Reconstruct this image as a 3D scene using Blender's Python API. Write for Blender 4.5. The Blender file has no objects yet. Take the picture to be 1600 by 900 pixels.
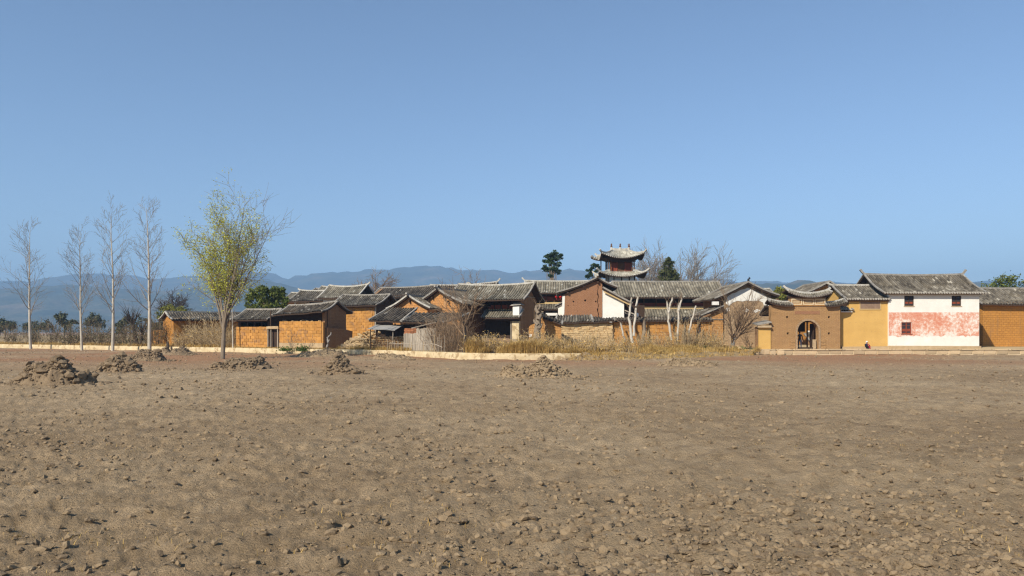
import bpy, bmesh, math, random
from mathutils import Vector, Matrix, noise, geometry
R = math.radians
random.seed(7)

# ------------------------------------------------------------------ camera, sky, sun, exposure
EYE, F, U0, V0 = 2.35, 1200.0, 800.0, 518.0        # eye height (m), focal length and horizon of the 1600x900 photo
scene = bpy.context.scene
col = scene.collection
cam_data = bpy.data.cameras.new('camera')
cam_data.sensor_width = 36.0
cam_data.lens = 36.0 * F / 1600.0
cam_data.shift_y = (V0 - 450.0) / 1600.0
cam_data.clip_start = 0.1
cam_data.clip_end = 30000
cam = bpy.data.objects.new('camera', cam_data)
cam.location = (0, 0, EYE)
cam.rotation_euler = (R(90), 0, 0)
col.objects.link(cam)
scene.camera = cam

SUN_EL, SUN_AZ = 37.0, 218.0                        # azimuth clockwise from +Y (the view direction)
to_sun = Vector((math.cos(R(SUN_EL)) * math.sin(R(SUN_AZ)), math.cos(R(SUN_EL)) * math.cos(R(SUN_AZ)), math.sin(R(SUN_EL))))
world = bpy.data.worlds.new('World')
scene.world = world
world.use_nodes = True
wn = world.node_tree
sky = wn.nodes.new('ShaderNodeTexSky')
sky.sky_type = 'NISHITA'
sky.sun_disc = False
sky.sun_elevation = R(SUN_EL)
sky.sun_rotation = R(SUN_AZ)
sky.altitude = 1500
sky.air_density = 1.0
sky.dust_density = 0.15
sky.ozone_density = 2.0
bg = wn.nodes['Background']
bg.inputs['Strength'].default_value = 0.10
wn.links.new(sky.outputs['Color'], bg.inputs['Color'])
sun_data = bpy.data.lights.new('sun', 'SUN')
sun_data.energy = 4.8
sun_data.angle = R(0.53)
sun_data.color = (1.0, 0.93, 0.82)
sun = bpy.data.objects.new('sun', sun_data)
sun.rotation_euler = to_sun.to_track_quat('Z', 'Y').to_euler()
sun.location = (-40, -40, 60)
col.objects.link(sun)
scene.view_settings.view_transform = 'Standard'
scene.view_settings.look = 'None'
scene.view_settings.exposure = 0.55
scene.view_settings.gamma = 1.0
scene.view_settings.use_curve_mapping = False
scene.render.engine = 'CYCLES'
scene.cycles.use_denoising = True
scene.cycles.max_bounces = 6
scene.cycles.diffuse_bounces = 3
scene.cycles.volume_bounces = 0
scene.cycles.denoising_prefilter = 'NONE'
scene.cycles.filter_width = 1.3
scene.cycles.transparent_max_bounces = 4

# ------------------------------------------------------------------ pixel -> place
def px(u, D): return (u - U0) / F * D
def pz(v, D): return EYE - (v - V0) / F * D
def pt(u, v, D): return Vector((px(u, D), D, pz(v, D)))

# ------------------------------------------------------------------ materials
MATS = {}
def new_mat(name, rough=0.9):
    m = bpy.data.materials.new(name)
    m.use_nodes = True
    nt = m.node_tree
    b = nt.nodes['Principled BSDF']
    b.inputs['Roughness'].default_value = rough
    b.inputs['Specular IOR Level'].default_value = 0.15
    MATS[name] = m
    return m, nt, b

def ramp(nt, stops):
    r = nt.nodes.new('ShaderNodeValToRGB')
    e = r.color_ramp.elements
    while len(e) < len(stops): e.new(0.5)
    for i, (p, c) in enumerate(stops):
        e[i].position = p
        e[i].color = (c[0], c[1], c[2], 1)
    return r

def tex_noise(nt, vec, scale, detail=6, rough=0.6):
    n = nt.nodes.new('ShaderNodeTexNoise')
    n.inputs['Scale'].default_value = scale
    n.inputs['Detail'].default_value = detail
    n.inputs['Roughness'].default_value = rough
    nt.links.new(vec, n.inputs['Vector'])
    return n

def mixc(nt, fac, a, b, mode='MIX'):
    m = nt.nodes.new('ShaderNodeMix')
    m.data_type = 'RGBA'
    m.blend_type = mode
    if hasattr(fac, 'links'): nt.links.new(fac, m.inputs[0])
    else: m.inputs[0].default_value = fac
    for s, i in ((a, 6), (b, 7)):
        if hasattr(s, 'links'): nt.links.new(s, m.inputs[i])
        else: m.inputs[i].default_value = (s[0], s[1], s[2], 1)
    return m.outputs[2]

def coords(nt, scale=(1, 1, 1), kind='Object'):
    t = nt.nodes.new('ShaderNodeTexCoord')
    mp = nt.nodes.new('ShaderNodeMapping')
    mp.inputs['Scale'].default_value = scale
    nt.links.new(t.outputs[kind], mp.inputs['Vector'])
    return mp.outputs['Vector']

def bump(nt, b, height, strength=0.5, dist=0.05):
    n = nt.nodes.new('ShaderNodeBump')
    n.inputs['Strength'].default_value = strength
    n.inputs['Distance'].default_value = dist
    nt.links.new(height, n.inputs['Height'])
    nt.links.new(n.outputs['Normal'], b.inputs['Normal'])

def mat_plain(name, c1, c2, scale=3.0, rough=0.9, stretch=(1, 1, 1), spots=None, bstr=0.4, rnd=0.0, bdist=0.03, place=False):
    """two-colour noise; spots = (colour, scale, threshold); rnd = per-object brightness spread"""
    m, nt, b = new_mat(name, rough)
    v = coords(nt, stretch)
    if place: v = nt.nodes.new('ShaderNodeNewGeometry').outputs['Position']
    n = tex_noise(nt, v, scale)
    r = ramp(nt, [(0.3, c1), (0.7, c2)])
    nt.links.new(n.outputs['Fac'], r.inputs['Fac'])
    c = r.outputs['Color']
    if spots:
        n2 = tex_noise(nt, v, spots[1], 5, 0.7)
        r2 = ramp(nt, [(spots[2], (0, 0, 0)), (min(1, spots[2] + 0.06), (1, 1, 1))])
        nt.links.new(n2.outputs['Fac'], r2.inputs['Fac'])
        c = mixc(nt, r2.outputs['Color'], c, spots[0])
    if rnd:
        oi = nt.nodes.new('ShaderNodeObjectInfo')
        mr = nt.nodes.new('ShaderNodeMapRange')
        mr.inputs['To Min'].default_value = 1 - rnd
        mr.inputs['To Max'].default_value = 1 + rnd
        nt.links.new(oi.outputs['Random'], mr.inputs['Value'])
        cc = nt.nodes.new('ShaderNodeCombineColor')
        for i in range(3): nt.links.new(mr.outputs['Result'], cc.inputs[i])
        c = mixc(nt, 1.0, c, cc.outputs['Color'], 'MULTIPLY')
    nt.links.new(c, b.inputs['Base Color'])
    n3 = tex_noise(nt, v, scale * 6, 8, 0.7)
    bump(nt, b, n3.outputs['Fac'], bstr, bdist)
    return m

def mat_adobe(name, c1, c2, joint, bw=0.5, bh=0.25, streak=None, axis='xz'):
    """mud wall: courses of blocks seen too far to pick apart, erosion and stains"""
    m, nt, b = new_mat(name, 0.95)
    t = nt.nodes.new('ShaderNodeTexCoord')
    sp = nt.nodes.new('ShaderNodeSeparateXYZ')
    nt.links.new(t.outputs['Object'], sp.inputs[0])
    ad = nt.nodes.new('ShaderNodeMath'); ad.operation = 'ADD'
    nt.links.new(sp.outputs['X'], ad.inputs[0]); nt.links.new(sp.outputs['Y'], ad.inputs[1])
    cb = nt.nodes.new('ShaderNodeCombineXYZ')
    nt.links.new(ad.outputs[0], cb.inputs[0]); nt.links.new(sp.outputs['Z'], cb.inputs[1])
    wob = tex_noise(nt, t.outputs['Object'], 1.3, 3)
    vm = nt.nodes.new('ShaderNodeVectorMath'); vm.operation = 'SCALE'
    nt.links.new(wob.outputs['Color'], vm.inputs[0]); vm.inputs[3].default_value = 0.16
    va = nt.nodes.new('ShaderNodeVectorMath'); va.operation = 'ADD'
    nt.links.new(cb.outputs[0], va.inputs[0]); nt.links.new(vm.outputs[0], va.inputs[1])
    br = nt.nodes.new('ShaderNodeTexBrick')
    br.inputs['Scale'].default_value = 1.0
    br.inputs['Brick Width'].default_value = bw
    br.inputs['Row Height'].default_value = bh
    br.inputs['Mortar Size'].default_value = 0.022
    br.inputs['Mortar Smooth'].default_value = 0.5
    br.inputs['Bias'].default_value = 0.0
    br.inputs['Color1'].default_value = (*c1, 1)
    br.inputs['Color2'].default_value = (*c2, 1)
    br.inputs['Mortar'].default_value = (*joint, 1)
    nt.links.new(va.outputs[0], br.inputs['Vector'])
    v = t.outputs['Object']
    n = tex_noise(nt, v, 0.55, 7, 0.65)
    mean = [(a + c) / 2 for a, c in zip(c1, c2)]
    r = ramp(nt, [(0.28, [x * 0.72 for x in mean]), (0.5, mean), (0.75, [min(1, x * 1.22) for x in mean])])
    nt.links.new(n.outputs['Fac'], r.inputs['Fac'])
    c = mixc(nt, 0.42, br.outputs['Color'], r.outputs['Color'])
    n5 = tex_noise(nt, v, 9.0, 5, 0.7)
    r5 = ramp(nt, [(0.3, (0.72, 0.72, 0.72)), (0.7, (1.16, 1.16, 1.16))])
    nt.links.new(n5.outputs['Fac'], r5.inputs['Fac'])
    c = mixc(nt, 0.8, c, r5.outputs['Color'], 'MULTIPLY')
    if streak:
        mp = nt.nodes.new('ShaderNodeMapping'); mp.inputs['Scale'].default_value = (1.6, 1.6, 0.18)
        nt.links.new(v, mp.inputs['Vector'])
        n6 = tex_noise(nt, mp.outputs['Vector'], 1.2, 5, 0.6)
        r6 = ramp(nt, [(0.52, (0, 0, 0)), (0.72, (1, 1, 1))])
        nt.links.new(n6.outputs['Fac'], r6.inputs['Fac'])
        c = mixc(nt, r6.outputs['Color'], c, streak)
    nt.links.new(c, b.inputs['Base Color'])
    n7 = tex_noise(nt, v, 5.0, 8, 0.7)
    mx = nt.nodes.new('ShaderNodeMath'); mx.operation = 'MULTIPLY_ADD'
    nt.links.new(br.outputs['Fac'], mx.inputs[0]); mx.inputs[1].default_value = -0.5
    nt.links.new(n7.outputs['Fac'], mx.inputs[2])
    bump(nt, b, mx.outputs[0], 0.7, 0.06)
    return m

def mat_tiles(name, stops):
    """clay roof tiles: colour by a per-tile random number stored on the mesh, with shade painted into the troughs, lichen on top"""
    m, nt, b = new_mat(name, 0.9)
    a = nt.nodes.new('ShaderNodeAttribute'); a.attribute_name = 'tile'
    r = ramp(nt, stops)
    nt.links.new(a.outputs['Fac'], r.inputs['Fac'])
    v = coords(nt)
    n = tex_noise(nt, v, 7.0, 5, 0.7)
    r2 = ramp(nt, [(0.3, (0.55, 0.55, 0.55)), (0.7, (1.25, 1.25, 1.2))])
    nt.links.new(n.outputs['Fac'], r2.inputs['Fac'])
    c = mixc(nt, 0.8, r.outputs['Color'], r2.outputs['Color'], 'MULTIPLY')
    n2 = tex_noise(nt, v, 0.7, 4, 0.6)
    r3 = ramp(nt, [(0.52, (0, 0, 0)), (0.7, (0.5, 0.5, 0.5))])
    nt.links.new(n2.outputs['Fac'], r3.inputs['Fac'])
    c = mixc(nt, r3.outputs['Color'], c, (0.17, 0.135, 0.085))
    nt.links.new(c, b.inputs['Base Color'])
    bump(nt, b, n.outputs['Fac'], 0.4, 0.02)
    return m

adobe_orange = mat_adobe('adobe_orange', (0.52, 0.245, 0.055), (0.43, 0.195, 0.045), (0.27, 0.115, 0.03), streak=(0.34, 0.17, 0.055))
adobe_pale = mat_adobe('adobe_pale', (0.52, 0.27, 0.09), (0.44, 0.22, 0.075), (0.28, 0.14, 0.05), streak=(0.34, 0.2, 0.1))
adobe_brown = mat_adobe('adobe_brown', (0.38, 0.195, 0.10), (0.33, 0.165, 0.085), (0.24, 0.115, 0.06), 0.34, 0.11)
adobe_gable = mat_adobe('adobe_gable', (0.56, 0.27, 0.09), (0.48, 0.225, 0.075), (0.34, 0.15, 0.05), 0.5, 0.28, streak=(0.5, 0.3, 0.15))
gate_mud = mat_adobe('gate_mud', (0.45, 0.27, 0.12), (0.38, 0.22, 0.095), (0.26, 0.145, 0.06), 0.36, 0.12, streak=(0.35, 0.2, 0.09))
mud_grey = mat_adobe('mud_grey', (0.44, 0.30, 0.17), (0.37, 0.245, 0.135), (0.26, 0.165, 0.09), 0.42, 0.16, streak=(0.46, 0.35, 0.22))
old_mud = mat_adobe('old_mud', (0.34, 0.2, 0.10), (0.28, 0.16, 0.08), (0.19, 0.1, 0.05), 0.42, 0.16, streak=(0.3, 0.2, 0.12))
block_mud = mat_plain('block_mud', (0.40, 0.19, 0.05), (0.56, 0.28, 0.075), 0.9, 0.95, rnd=0.10, bstr=0.8, spots=((0.35, 0.185, 0.075), 1.3, 0.54), place=True)
joint_mud = mat_plain('joint_mud', (0.38, 0.19, 0.055), (0.47, 0.24, 0.075), 4, 0.95)
yellow_plaster = mat_plain('yellow_plaster', (0.54, 0.325, 0.095), (0.62, 0.385, 0.12), 0.9, 0.9, spots=((0.5, 0.3, 0.1), 3.5, 0.58), bstr=0.25)
white_plaster = mat_plain('white_plaster', (0.70, 0.66, 0.57), (0.80, 0.77, 0.69), 0.8, 0.9, spots=((0.55, 0.47, 0.34), 2.0, 0.66), bstr=0.2)
limewash = mat_plain('limewash', (0.46, 0.35, 0.19), (0.66, 0.54, 0.34), 0.9, 0.95, spots=((0.36, 0.26, 0.14), 1.5, 0.53), bstr=0.6)
stone_tan = mat_plain('stone_tan', (0.40, 0.27, 0.13), (0.53, 0.38, 0.2), 1.5, 0.95, rnd=0.25, bstr=0.6)
stone_pale = mat_plain('stone_pale', (0.42, 0.3, 0.17), (0.56, 0.43, 0.27), 1.2, 0.95, rnd=0.18, bstr=0.5, spots=((0.3, 0.22, 0.13), 3, 0.58))
stone_plinth = mat_plain('stone_plinth', (0.38, 0.27, 0.15), (0.5, 0.37, 0.22), 2.5, 0.95, bstr=0.8)
mortar_pale = mat_plain('mortar_pale', (0.6, 0.47, 0.28), (0.68, 0.55, 0.36), 2.0, 0.95)
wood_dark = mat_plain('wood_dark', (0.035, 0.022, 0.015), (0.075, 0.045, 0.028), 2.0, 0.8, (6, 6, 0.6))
wood_brown = mat_plain('wood_brown', (0.10, 0.045, 0.022), (0.17, 0.08, 0.035), 2.5, 0.75, (5, 5, 0.8))
wood_red = mat_plain('wood_red', (0.20, 0.045, 0.022), (0.30, 0.075, 0.035), 2.0, 0.7, (4, 4, 0.8))
wood_grey = mat_plain('wood_grey', (0.24, 0.2, 0.15), (0.42, 0.36, 0.28), 3.0, 0.9, (5, 5, 0.4), rnd=0.22)
wood_yellow = mat_plain('wood_yellow', (0.46, 0.32, 0.14), (0.58, 0.42, 0.2), 2.0, 0.8, (0.5, 4, 4))
board_grey = mat_plain('board_grey', (0.26, 0.24, 0.21), (0.38, 0.36, 0.32), 1.6, 0.85)
panel_brown = mat_plain('panel_brown', (0.20, 0.13, 0.085), (0.28, 0.19, 0.13), 3.0, 0.85)
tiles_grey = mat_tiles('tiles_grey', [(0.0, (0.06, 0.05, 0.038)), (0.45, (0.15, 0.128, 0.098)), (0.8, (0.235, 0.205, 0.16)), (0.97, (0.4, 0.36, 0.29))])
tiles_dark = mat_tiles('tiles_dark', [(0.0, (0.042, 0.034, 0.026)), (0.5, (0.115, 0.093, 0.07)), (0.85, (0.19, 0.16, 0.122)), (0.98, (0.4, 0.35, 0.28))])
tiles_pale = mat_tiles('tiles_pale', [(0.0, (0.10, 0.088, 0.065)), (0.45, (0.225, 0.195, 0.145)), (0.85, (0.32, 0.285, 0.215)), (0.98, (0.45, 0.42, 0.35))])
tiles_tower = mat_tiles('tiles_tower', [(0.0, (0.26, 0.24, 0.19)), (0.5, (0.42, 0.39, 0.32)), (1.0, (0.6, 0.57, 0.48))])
ridge_grey = mat_plain('ridge_grey', (0.2, 0.18, 0.15), (0.36, 0.33, 0.28), 3.0, 0.9, spots=((0.1, 0.09, 0.075), 2.2, 0.58))
ridge_white = mat_plain('ridge_white', (0.36, 0.33, 0.27), (0.55, 0.52, 0.45), 2.0, 0.9, spots=((0.28, 0.25, 0.2), 2.5, 0.58))
red_paint = mat_plain('red_paint', (0.36, 0.05, 0.03), (0.5, 0.08, 0.05), 2, 0.6)
red_silk = mat_plain('red_silk', (0.55, 0.02, 0.02), (0.65, 0.03, 0.03), 2, 0.6)
bark_pale = mat_plain('bark_pale', (0.34, 0.30, 0.23), (0.56, 0.50, 0.41), 2.0, 0.9, (2, 2, 0.5), spots=((0.14, 0.12, 0.09), 2.5, 0.62))
bark_brown = mat_plain('bark_brown', (0.15, 0.115, 0.08), (0.27, 0.215, 0.155), 2.5, 0.95, (3, 3, 0.5))
bark_dark = mat_plain('bark_dark', (0.045, 0.035, 0.028), (0.09, 0.07, 0.055), 3, 0.95, (3, 3, 0.5))
bark_grey = mat_plain('bark_grey', (0.19, 0.17, 0.145), (0.30, 0.27, 0.235), 2.5, 0.95, (2, 2, 0.5))
twig_brown = mat_plain('twig_brown', (0.17, 0.115, 0.07), (0.3, 0.205, 0.125), 1.5, 0.95)
twig_straw = mat_plain('twig_straw', (0.36, 0.26, 0.14), (0.5, 0.38, 0.22), 1.5, 0.95)
iron = mat_plain('iron', (0.02, 0.02, 0.022), (0.035, 0.035, 0.04), 5, 0.5)

def mat_leaf(name, c1, c2, c3, trans=0.25, scale=1.3):
    m, nt, b = new_mat(name, 0.7)
    g = nt.nodes.new('ShaderNodeNewGeometry')
    n = tex_noise(nt, g.outputs['Position'], scale, 3)
    r = ramp(nt, [(0.3, c1), (0.52, c2), (0.72, c3)])
    nt.links.new(n.outputs['Fac'], r.inputs['Fac'])
    oi = nt.nodes.new('ShaderNodeAttribute'); oi.attribute_name = 'tile'
    r2 = ramp(nt, [(0, (0.6, 0.6, 0.6)), (1, (1.35, 1.35, 1.3))])
    nt.links.new(oi.outputs['Fac'], r2.inputs['Fac'])
    c = mixc(nt, 1.0, r.outputs['Color'], r2.outputs['Color'], 'MULTIPLY')
    nt.links.new(c, b.inputs['Base Color'])
    tr = nt.nodes.new('ShaderNodeBsdfTranslucent')
    nt.links.new(c, tr.inputs['Color'])
    mx = nt.nodes.new('ShaderNodeMixShader'); mx.inputs[0].default_value = trans
    nt.links.new(b.outputs[0], mx.inputs[1]); nt.links.new(tr.outputs[0], mx.inputs[2])
    nt.links.new(mx.outputs[0], nt.nodes['Material Output'].inputs['Surface'])
    return m
leaf_willow = mat_leaf('leaf_willow', (0.36, 0.38, 0.06), (0.5, 0.5, 0.08), (0.6, 0.56, 0.12), 0.4)
leaf_bamboo = mat_leaf('leaf_bamboo', (0.07, 0.10, 0.02), (0.14, 0.17, 0.035), (0.22, 0.22, 0.06), 0.3)
leaf_yellow = mat_leaf('leaf_yellow', (0.14, 0.16, 0.03), (0.23, 0.23, 0.05), (0.28, 0.25, 0.06), 0.3)
leaf_pine = mat_leaf('leaf_pine', (0.022, 0.042, 0.018), (0.04, 0.07, 0.028), (0.06, 0.095, 0.035), 0.1)
leaf_cypress = mat_leaf('leaf_cypress', (0.05, 0.06, 0.02), (0.085, 0.095, 0.03), (0.12, 0.12, 0.04), 0.15)
leaf_hedge = mat_leaf('leaf_hedge', (0.055, 0.065, 0.03), (0.10, 0.10, 0.05), (0.17, 0.15, 0.085), 0.15, 0.5)
straw = mat_leaf('straw', (0.36, 0.22, 0.07), (0.5, 0.33, 0.11), (0.58, 0.42, 0.18), 0.2, 0.35)
weed_green = mat_leaf('weed_green', (0.05, 0.09, 0.015), (0.08, 0.13, 0.025), (0.11, 0.15, 0.03), 0.2)

# ------------------------------------------------------------------ mesh collecting
class MB:
    def __init__(s): s.v = []; s.f = []; s.a = []
    def quad(s, a, b, c, d, t=0.5):
        n = len(s.v); s.v += [tuple(a), tuple(b), tuple(c), tuple(d)]; s.f.append((n, n + 1, n + 2, n + 3)); s.a.append(t)
    def tri(s, a, b, c, t=0.5):
        n = len(s.v); s.v += [tuple(a), tuple(b), tuple(c)]; s.f.append((n, n + 1, n + 2)); s.a.append(t)
    def hexa(s, p):                                  # 8 corners: bottom 4 then top 4
        n = len(s.v); s.v += [tuple(q) for q in p]
        for f in ((0, 3, 2, 1), (4, 5, 6, 7), (0, 1, 5, 4), (1, 2, 6, 5), (2, 3, 7, 6), (3, 0, 4, 7)):
            s.f.append(tuple(n + i for i in f)); s.a.append(0.5)
    def box(s, x0, x1, y0, y1, z0, z1, j=0.0):
        p = [(x0, y0, z0), (x1, y0, z0), (x1, y1, z0), (x0, y1, z0), (x0, y0, z1), (x1, y0, z1), (x1, y1, z1), (x0, y1, z1)]
        if j: p = [tuple(c + random.uniform(-j, j) for c in q) for q in p]
        s.hexa(p)
    def tube(s, pts, rad, n=4, cap=True, t=0.5):
        pts = [Vector(p) for p in pts]
        if not hasattr(rad, '__len__'): rad = [rad] * len(pts)
        base = len(s.v)
        up = Vector((0.13, 0.31, 0.94))
        for i, p in enumerate(pts):
            d = (pts[min(i + 1, len(pts) - 1)] - pts[max(i - 1, 0)])
            if d.length < 1e-9: d = Vector((0, 0, 1))
            d.normalize()
            a = d.cross(up)
            if a.length < 0.05: a = d.cross(Vector((1, 0, 0)))
            a.normalize(); b = d.cross(a)
            for k in range(n):
                an = 2 * math.pi * k / n
                s.v.append(tuple(p + (a * math.cos(an) + b * math.sin(an)) * rad[i]))
        for i in range(len(pts) - 1):
            for k in range(n):
                q = base + i * n
                s.f.append((q + k, q + (k + 1) % n, q + n + (k + 1) % n, q + n + k)); s.a.append(t)
        if cap:
            s.f.append(tuple(base + k for k in range(n))); s.a.append(t)
            q = base + (len(pts) - 1) * n
            s.f.append(tuple(q + n - 1 - k for k in range(n))); s.a.append(t)
    def bar(s, pts, w, h):                           # rectangular section kept upright along a path
        pts = [Vector(p) for p in pts]; base = len(s.v); Z = Vector((0, 0, 1))
        for i, p in enumerate(pts):
            d = (pts[min(i + 1, len(pts) - 1)] - pts[max(i - 1, 0)]).normalized()
            a = d.cross(Z)
            if a.length < 1e-3: a = Vector((1, 0, 0))
            a.normalize(); b = a.cross(d)
            for sx, sz in ((-1, 0), (1, 0), (1, 1), (-1, 1)):
                s.v.append(tuple(p + a * (sx * w / 2) + b * (sz * h)))
        for i in range(len(pts) - 1):
            q = base + i * 4
            for k in range(4):
                s.f.append((q + k, q + (k + 1) % 4, q + 4 + (k + 1) % 4, q + 4 + k)); s.a.append(0.5)
        q = base + (len(pts) - 1) * 4
        s.f += [(base + 3, base + 2, base + 1, base), (q, q + 1, q + 2, q + 3)]; s.a += [0.5, 0.5]
    def wall(s, outer, holes=(), origin=(0, 0, 0), ax=(1, 0, 0), out=(0, -1, 0), thick=0.35):
        """upright slab: outline in (along, z) from origin, holes cut through, thickness away from 'out'"""
        o = Vector(origin); ax = Vector(ax); back = -Vector(out)
        loops = [list(outer)] + [list(h) for h in holes]
        flat = [Vector((p[0], p[1], 0)) for l in loops for p in l]
        tris = geometry.tessellate_polygon([[Vector((p[0], p[1], 0)) for p in l] for l in loops])
        n = len(s.v); N = len(flat)
        for p in flat: s.v.append(tuple(o + ax * p.x + Vector((0, 0, p.y))))
        for p in flat: s.v.append(tuple(o + ax * p.x + Vector((0, 0, p.y)) + back * thick))
        for t in tris:
            s.f.append((n + t[0], n + t[1], n + t[2])); s.a.append(0.5)
            s.f.append((n + N + t[2], n + N + t[1], n + N + t[0])); s.a.append(0.5)
        k = 0
        for l in loops:
            m = len(l)
            for i in range(m):
                a, b = n + k + i, n + k + (i + 1) % m
                s.f.append((a, b, b + N, a + N)); s.a.append(0.5)
            k += m
    def build(s, name, mat, parent=None, smooth=False, attr=False, kind=None, recalc=True):
        me = bpy.data.meshes.new(name)
        me.from_pydata(s.v, [], s.f)
        if attr:
            at = me.attributes.new('tile', 'FLOAT', 'FACE')
            at.data.foreach_set('value', s.a)
        if recalc:
            bm = bmesh.new(); bm.from_mesh(me)
            bmesh.ops.recalc_face_normals(bm, faces=bm.faces)
            bm.to_mesh(me); bm.free()
        if smooth: me.polygons.foreach_set('use_smooth', [True] * len(me.polygons))
        me.materials.append(mat)
        o = bpy.data.objects.new(name, me)
        col.objects.link(o)
        if parent: o.parent = parent
        if kind: o['kind'] = kind
        return o

def tag(o, label, cat, group=None):
    o['label'] = label; o['category'] = cat
    if group: o['group'] = group
    return o
def thing(name, label, cat, loc=(0, 0, 0), rz=0.0, group=None):
    o = bpy.data.objects.new(name, None)
    o.empty_display_size = 0.3
    o.location = loc; o.rotation_euler = (0, 0, rz)
    col.objects.link(o)
    return tag(o, label, cat, group)
def inst(name, me, parent, loc, rot=(0, 0, 0), scale=(1, 1, 1)):
    o = bpy.data.objects.new(name, me)
    o.location = loc; o.rotation_euler = rot; o.scale = scale
    o.parent = parent
    col.objects.link(o)
    return o
def rect(x0, x1, z0, z1): return [(x0, z0), (x1, z0), (x1, z1), (x0, z1)]
# ------------------------------------------------------------------ land: field, village terrace, low wall, hills, air
T = 0.48                                            # height of the village terrace above the field
def lerp_path(path, u):
    for (a, b) in zip(path, path[1:]):
        if u <= b[0]:
            k = (u - a[0]) / (b[0] - a[0])
            return tuple(x + (y - x) * k for x, y in zip(a, b))
    return path[-1]
FRONT = [(-1400, 215), (-700, 175), (-300, 140), (0, 112), (160, 100.5), (300, 91), (400, 85), (500, 80.5), (600, 76), (700, 67.5), (745, 65),
         (800, 64.4), (870, 64.4), (940, 65), (1040, 67.5), (1110, 73), (1180, 78.6), (1440, 78.6), (1700, 80), (2400, 84), (3000, 90)]
def front_D(u): return sum(lerp_path(FRONT, u + k * 12)[1] for k in range(-4, 5)) / 9

def mat_field():
    m, nt, b = new_mat('field_soil', 0.97)
    g = nt.nodes.new('ShaderNodeNewGeometry')
    P = g.outputs['Position']
    n1 = tex_noise(nt, P, 0.09, 6, 0.6)
    r1 = ramp(nt, [(0.3, (0.30, 0.21, 0.12)), (0.5, (0.39, 0.285, 0.17)), (0.7, (0.47, 0.355, 0.22))])
    nt.links.new(n1.outputs['Fac'], r1.inputs['Fac'])
    n2 = tex_noise(nt, P, 1.7, 8, 0.7)
    r2 = ramp(nt, [(0.3, (0.60, 0.58, 0.55)), (0.7, (1.22, 1.2, 1.17))])
    nt.links.new(n2.outputs['Fac'], r2.inputs['Fac'])
    c = mixc(nt, 1.0, r1.outputs['Color'], r2.outputs['Color'], 'MULTIPLY')
    # reddish earth thrown up in patches along the wall
    n3 = tex_noise(nt, P, 0.05, 4, 0.6)
    sp = nt.nodes.new('ShaderNodeSeparateXYZ'); nt.links.new(P, sp.inputs[0])
    mr = nt.nodes.new('ShaderNodeMapRange'); mr.inputs['From Min'].default_value = 46; mr.inputs['From Max'].default_value = 64
    nt.links.new(sp.outputs['Y'], mr.inputs['Value'])
    r3 = ramp(nt, [(0.40, (0, 0, 0)), (0.55, (0.85, 0.85, 0.85))])
    nt.links.new(n3.outputs['Fac'], r3.inputs['Fac'])
    mm = nt.nodes.new('ShaderNodeMath'); mm.operation = 'MULTIPLY'
    nt.links.new(mr.outputs['Result'], mm.inputs[0]); nt.links.new(r3.outputs['Color'], mm.inputs[1])
    c = mixc(nt, mm.outputs[0], c, (0.33, 0.17, 0.085))
    # pale crumbs and dark crumbs
    vo = nt.nodes.new('ShaderNodeTexVoronoi'); vo.inputs['Scale'].default_value = 7.0
    nt.links.new(P, vo.inputs['Vector'])
    r4 = ramp(nt, [(0.10, (1, 1, 1)), (0.2, (0, 0, 0))])
    nt.links.new(vo.outputs['Distance'], r4.inputs['Fac'])
    n5 = tex_noise(nt, P, 0.6, 3)
    r5 = ramp(nt, [(0.48, (0, 0, 0)), (0.62, (0.8, 0.8, 0.8))])
    nt.links.new(n5.outputs['Fac'], r5.inputs['Fac'])
    m4 = nt.nodes.new('ShaderNodeMath'); m4.operation = 'MULTIPLY'
    nt.links.new(r4.outputs['Color'], m4.inputs[0]); nt.links.new(r5.outputs['Color'], m4.inputs[1])
    c = mixc(nt, m4.outputs[0], c, (0.5, 0.41, 0.28))
    nt.links.new(c, b.inputs['Base Color'])
    n6 = tex_noise(nt, P, 4.5, 10, 0.75)
    n7 = tex_noise(nt, P, 22.0, 4, 0.7)
    ad = nt.nodes.new('ShaderNodeMath'); ad.operation = 'MULTIPLY_ADD'
    nt.links.new(n7.outputs['Fac'], ad.inputs[0]); ad.inputs[1].default_value = 0.35
    nt.links.new(n6.outputs['Fac'], ad.inputs[2])
    bump(nt, b, ad.outputs[0], 1.0, 0.13)
    return m
field_soil = mat_field()
clod_soil = mat_plain('clod_soil', (0.17, 0.12, 0.072), (0.29, 0.21, 0.128), 3.0, 0.97, bstr=0.9, bdist=0.06)
clod_dry = mat_plain('clod_dry', (0.22, 0.155, 0.09), (0.32, 0.235, 0.14), 2.5, 0.97, bstr=0.9)
bank_soil = mat_plain('bank_soil', (0.26, 0.18, 0.09), (0.40, 0.29, 0.15), 0.6, 0.97, bstr=0.8)

def field_z(x, y):
    fade = max(0.0, 1 - max(0.0, y - 70) / 60)
    p = Vector((x, y, 0))
    z = 0.10 * noise.noise(p * 0.16) + 0.085 * noise.noise(p * 0.55 + Vector((9, 3, 1))) + 0.05 * noise.noise(p * 1.6)
    if y < 60:
        k = min(1.0, (60 - y) / 25)
        r = noise.noise(p * 3.7 + Vector((2, 8, 5)))
        z += k * (0.06 * r + 0.07 * (0.35 - abs(noise.noise(p * 4.6 + Vector((5, 1, 7))))) + 0.05 * abs(noise.noise(p * 9.0)))
    return z * fade - 0.03
ys = []
y = 2.0
while y < 130: ys.append(y); y *= 1.0125
ys += [150, 190, 260, 400, 700, 1300, 2400, 4000, 5600]
us = [-5200, -3600, -2400, -1600, -1000, -600, -400, -300] + [-260 + 4.0 * i for i in range(531)] + [1900, 2100, 2500, 3200, 4200, 5600, 6800]
V = []; Fc = []
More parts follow.
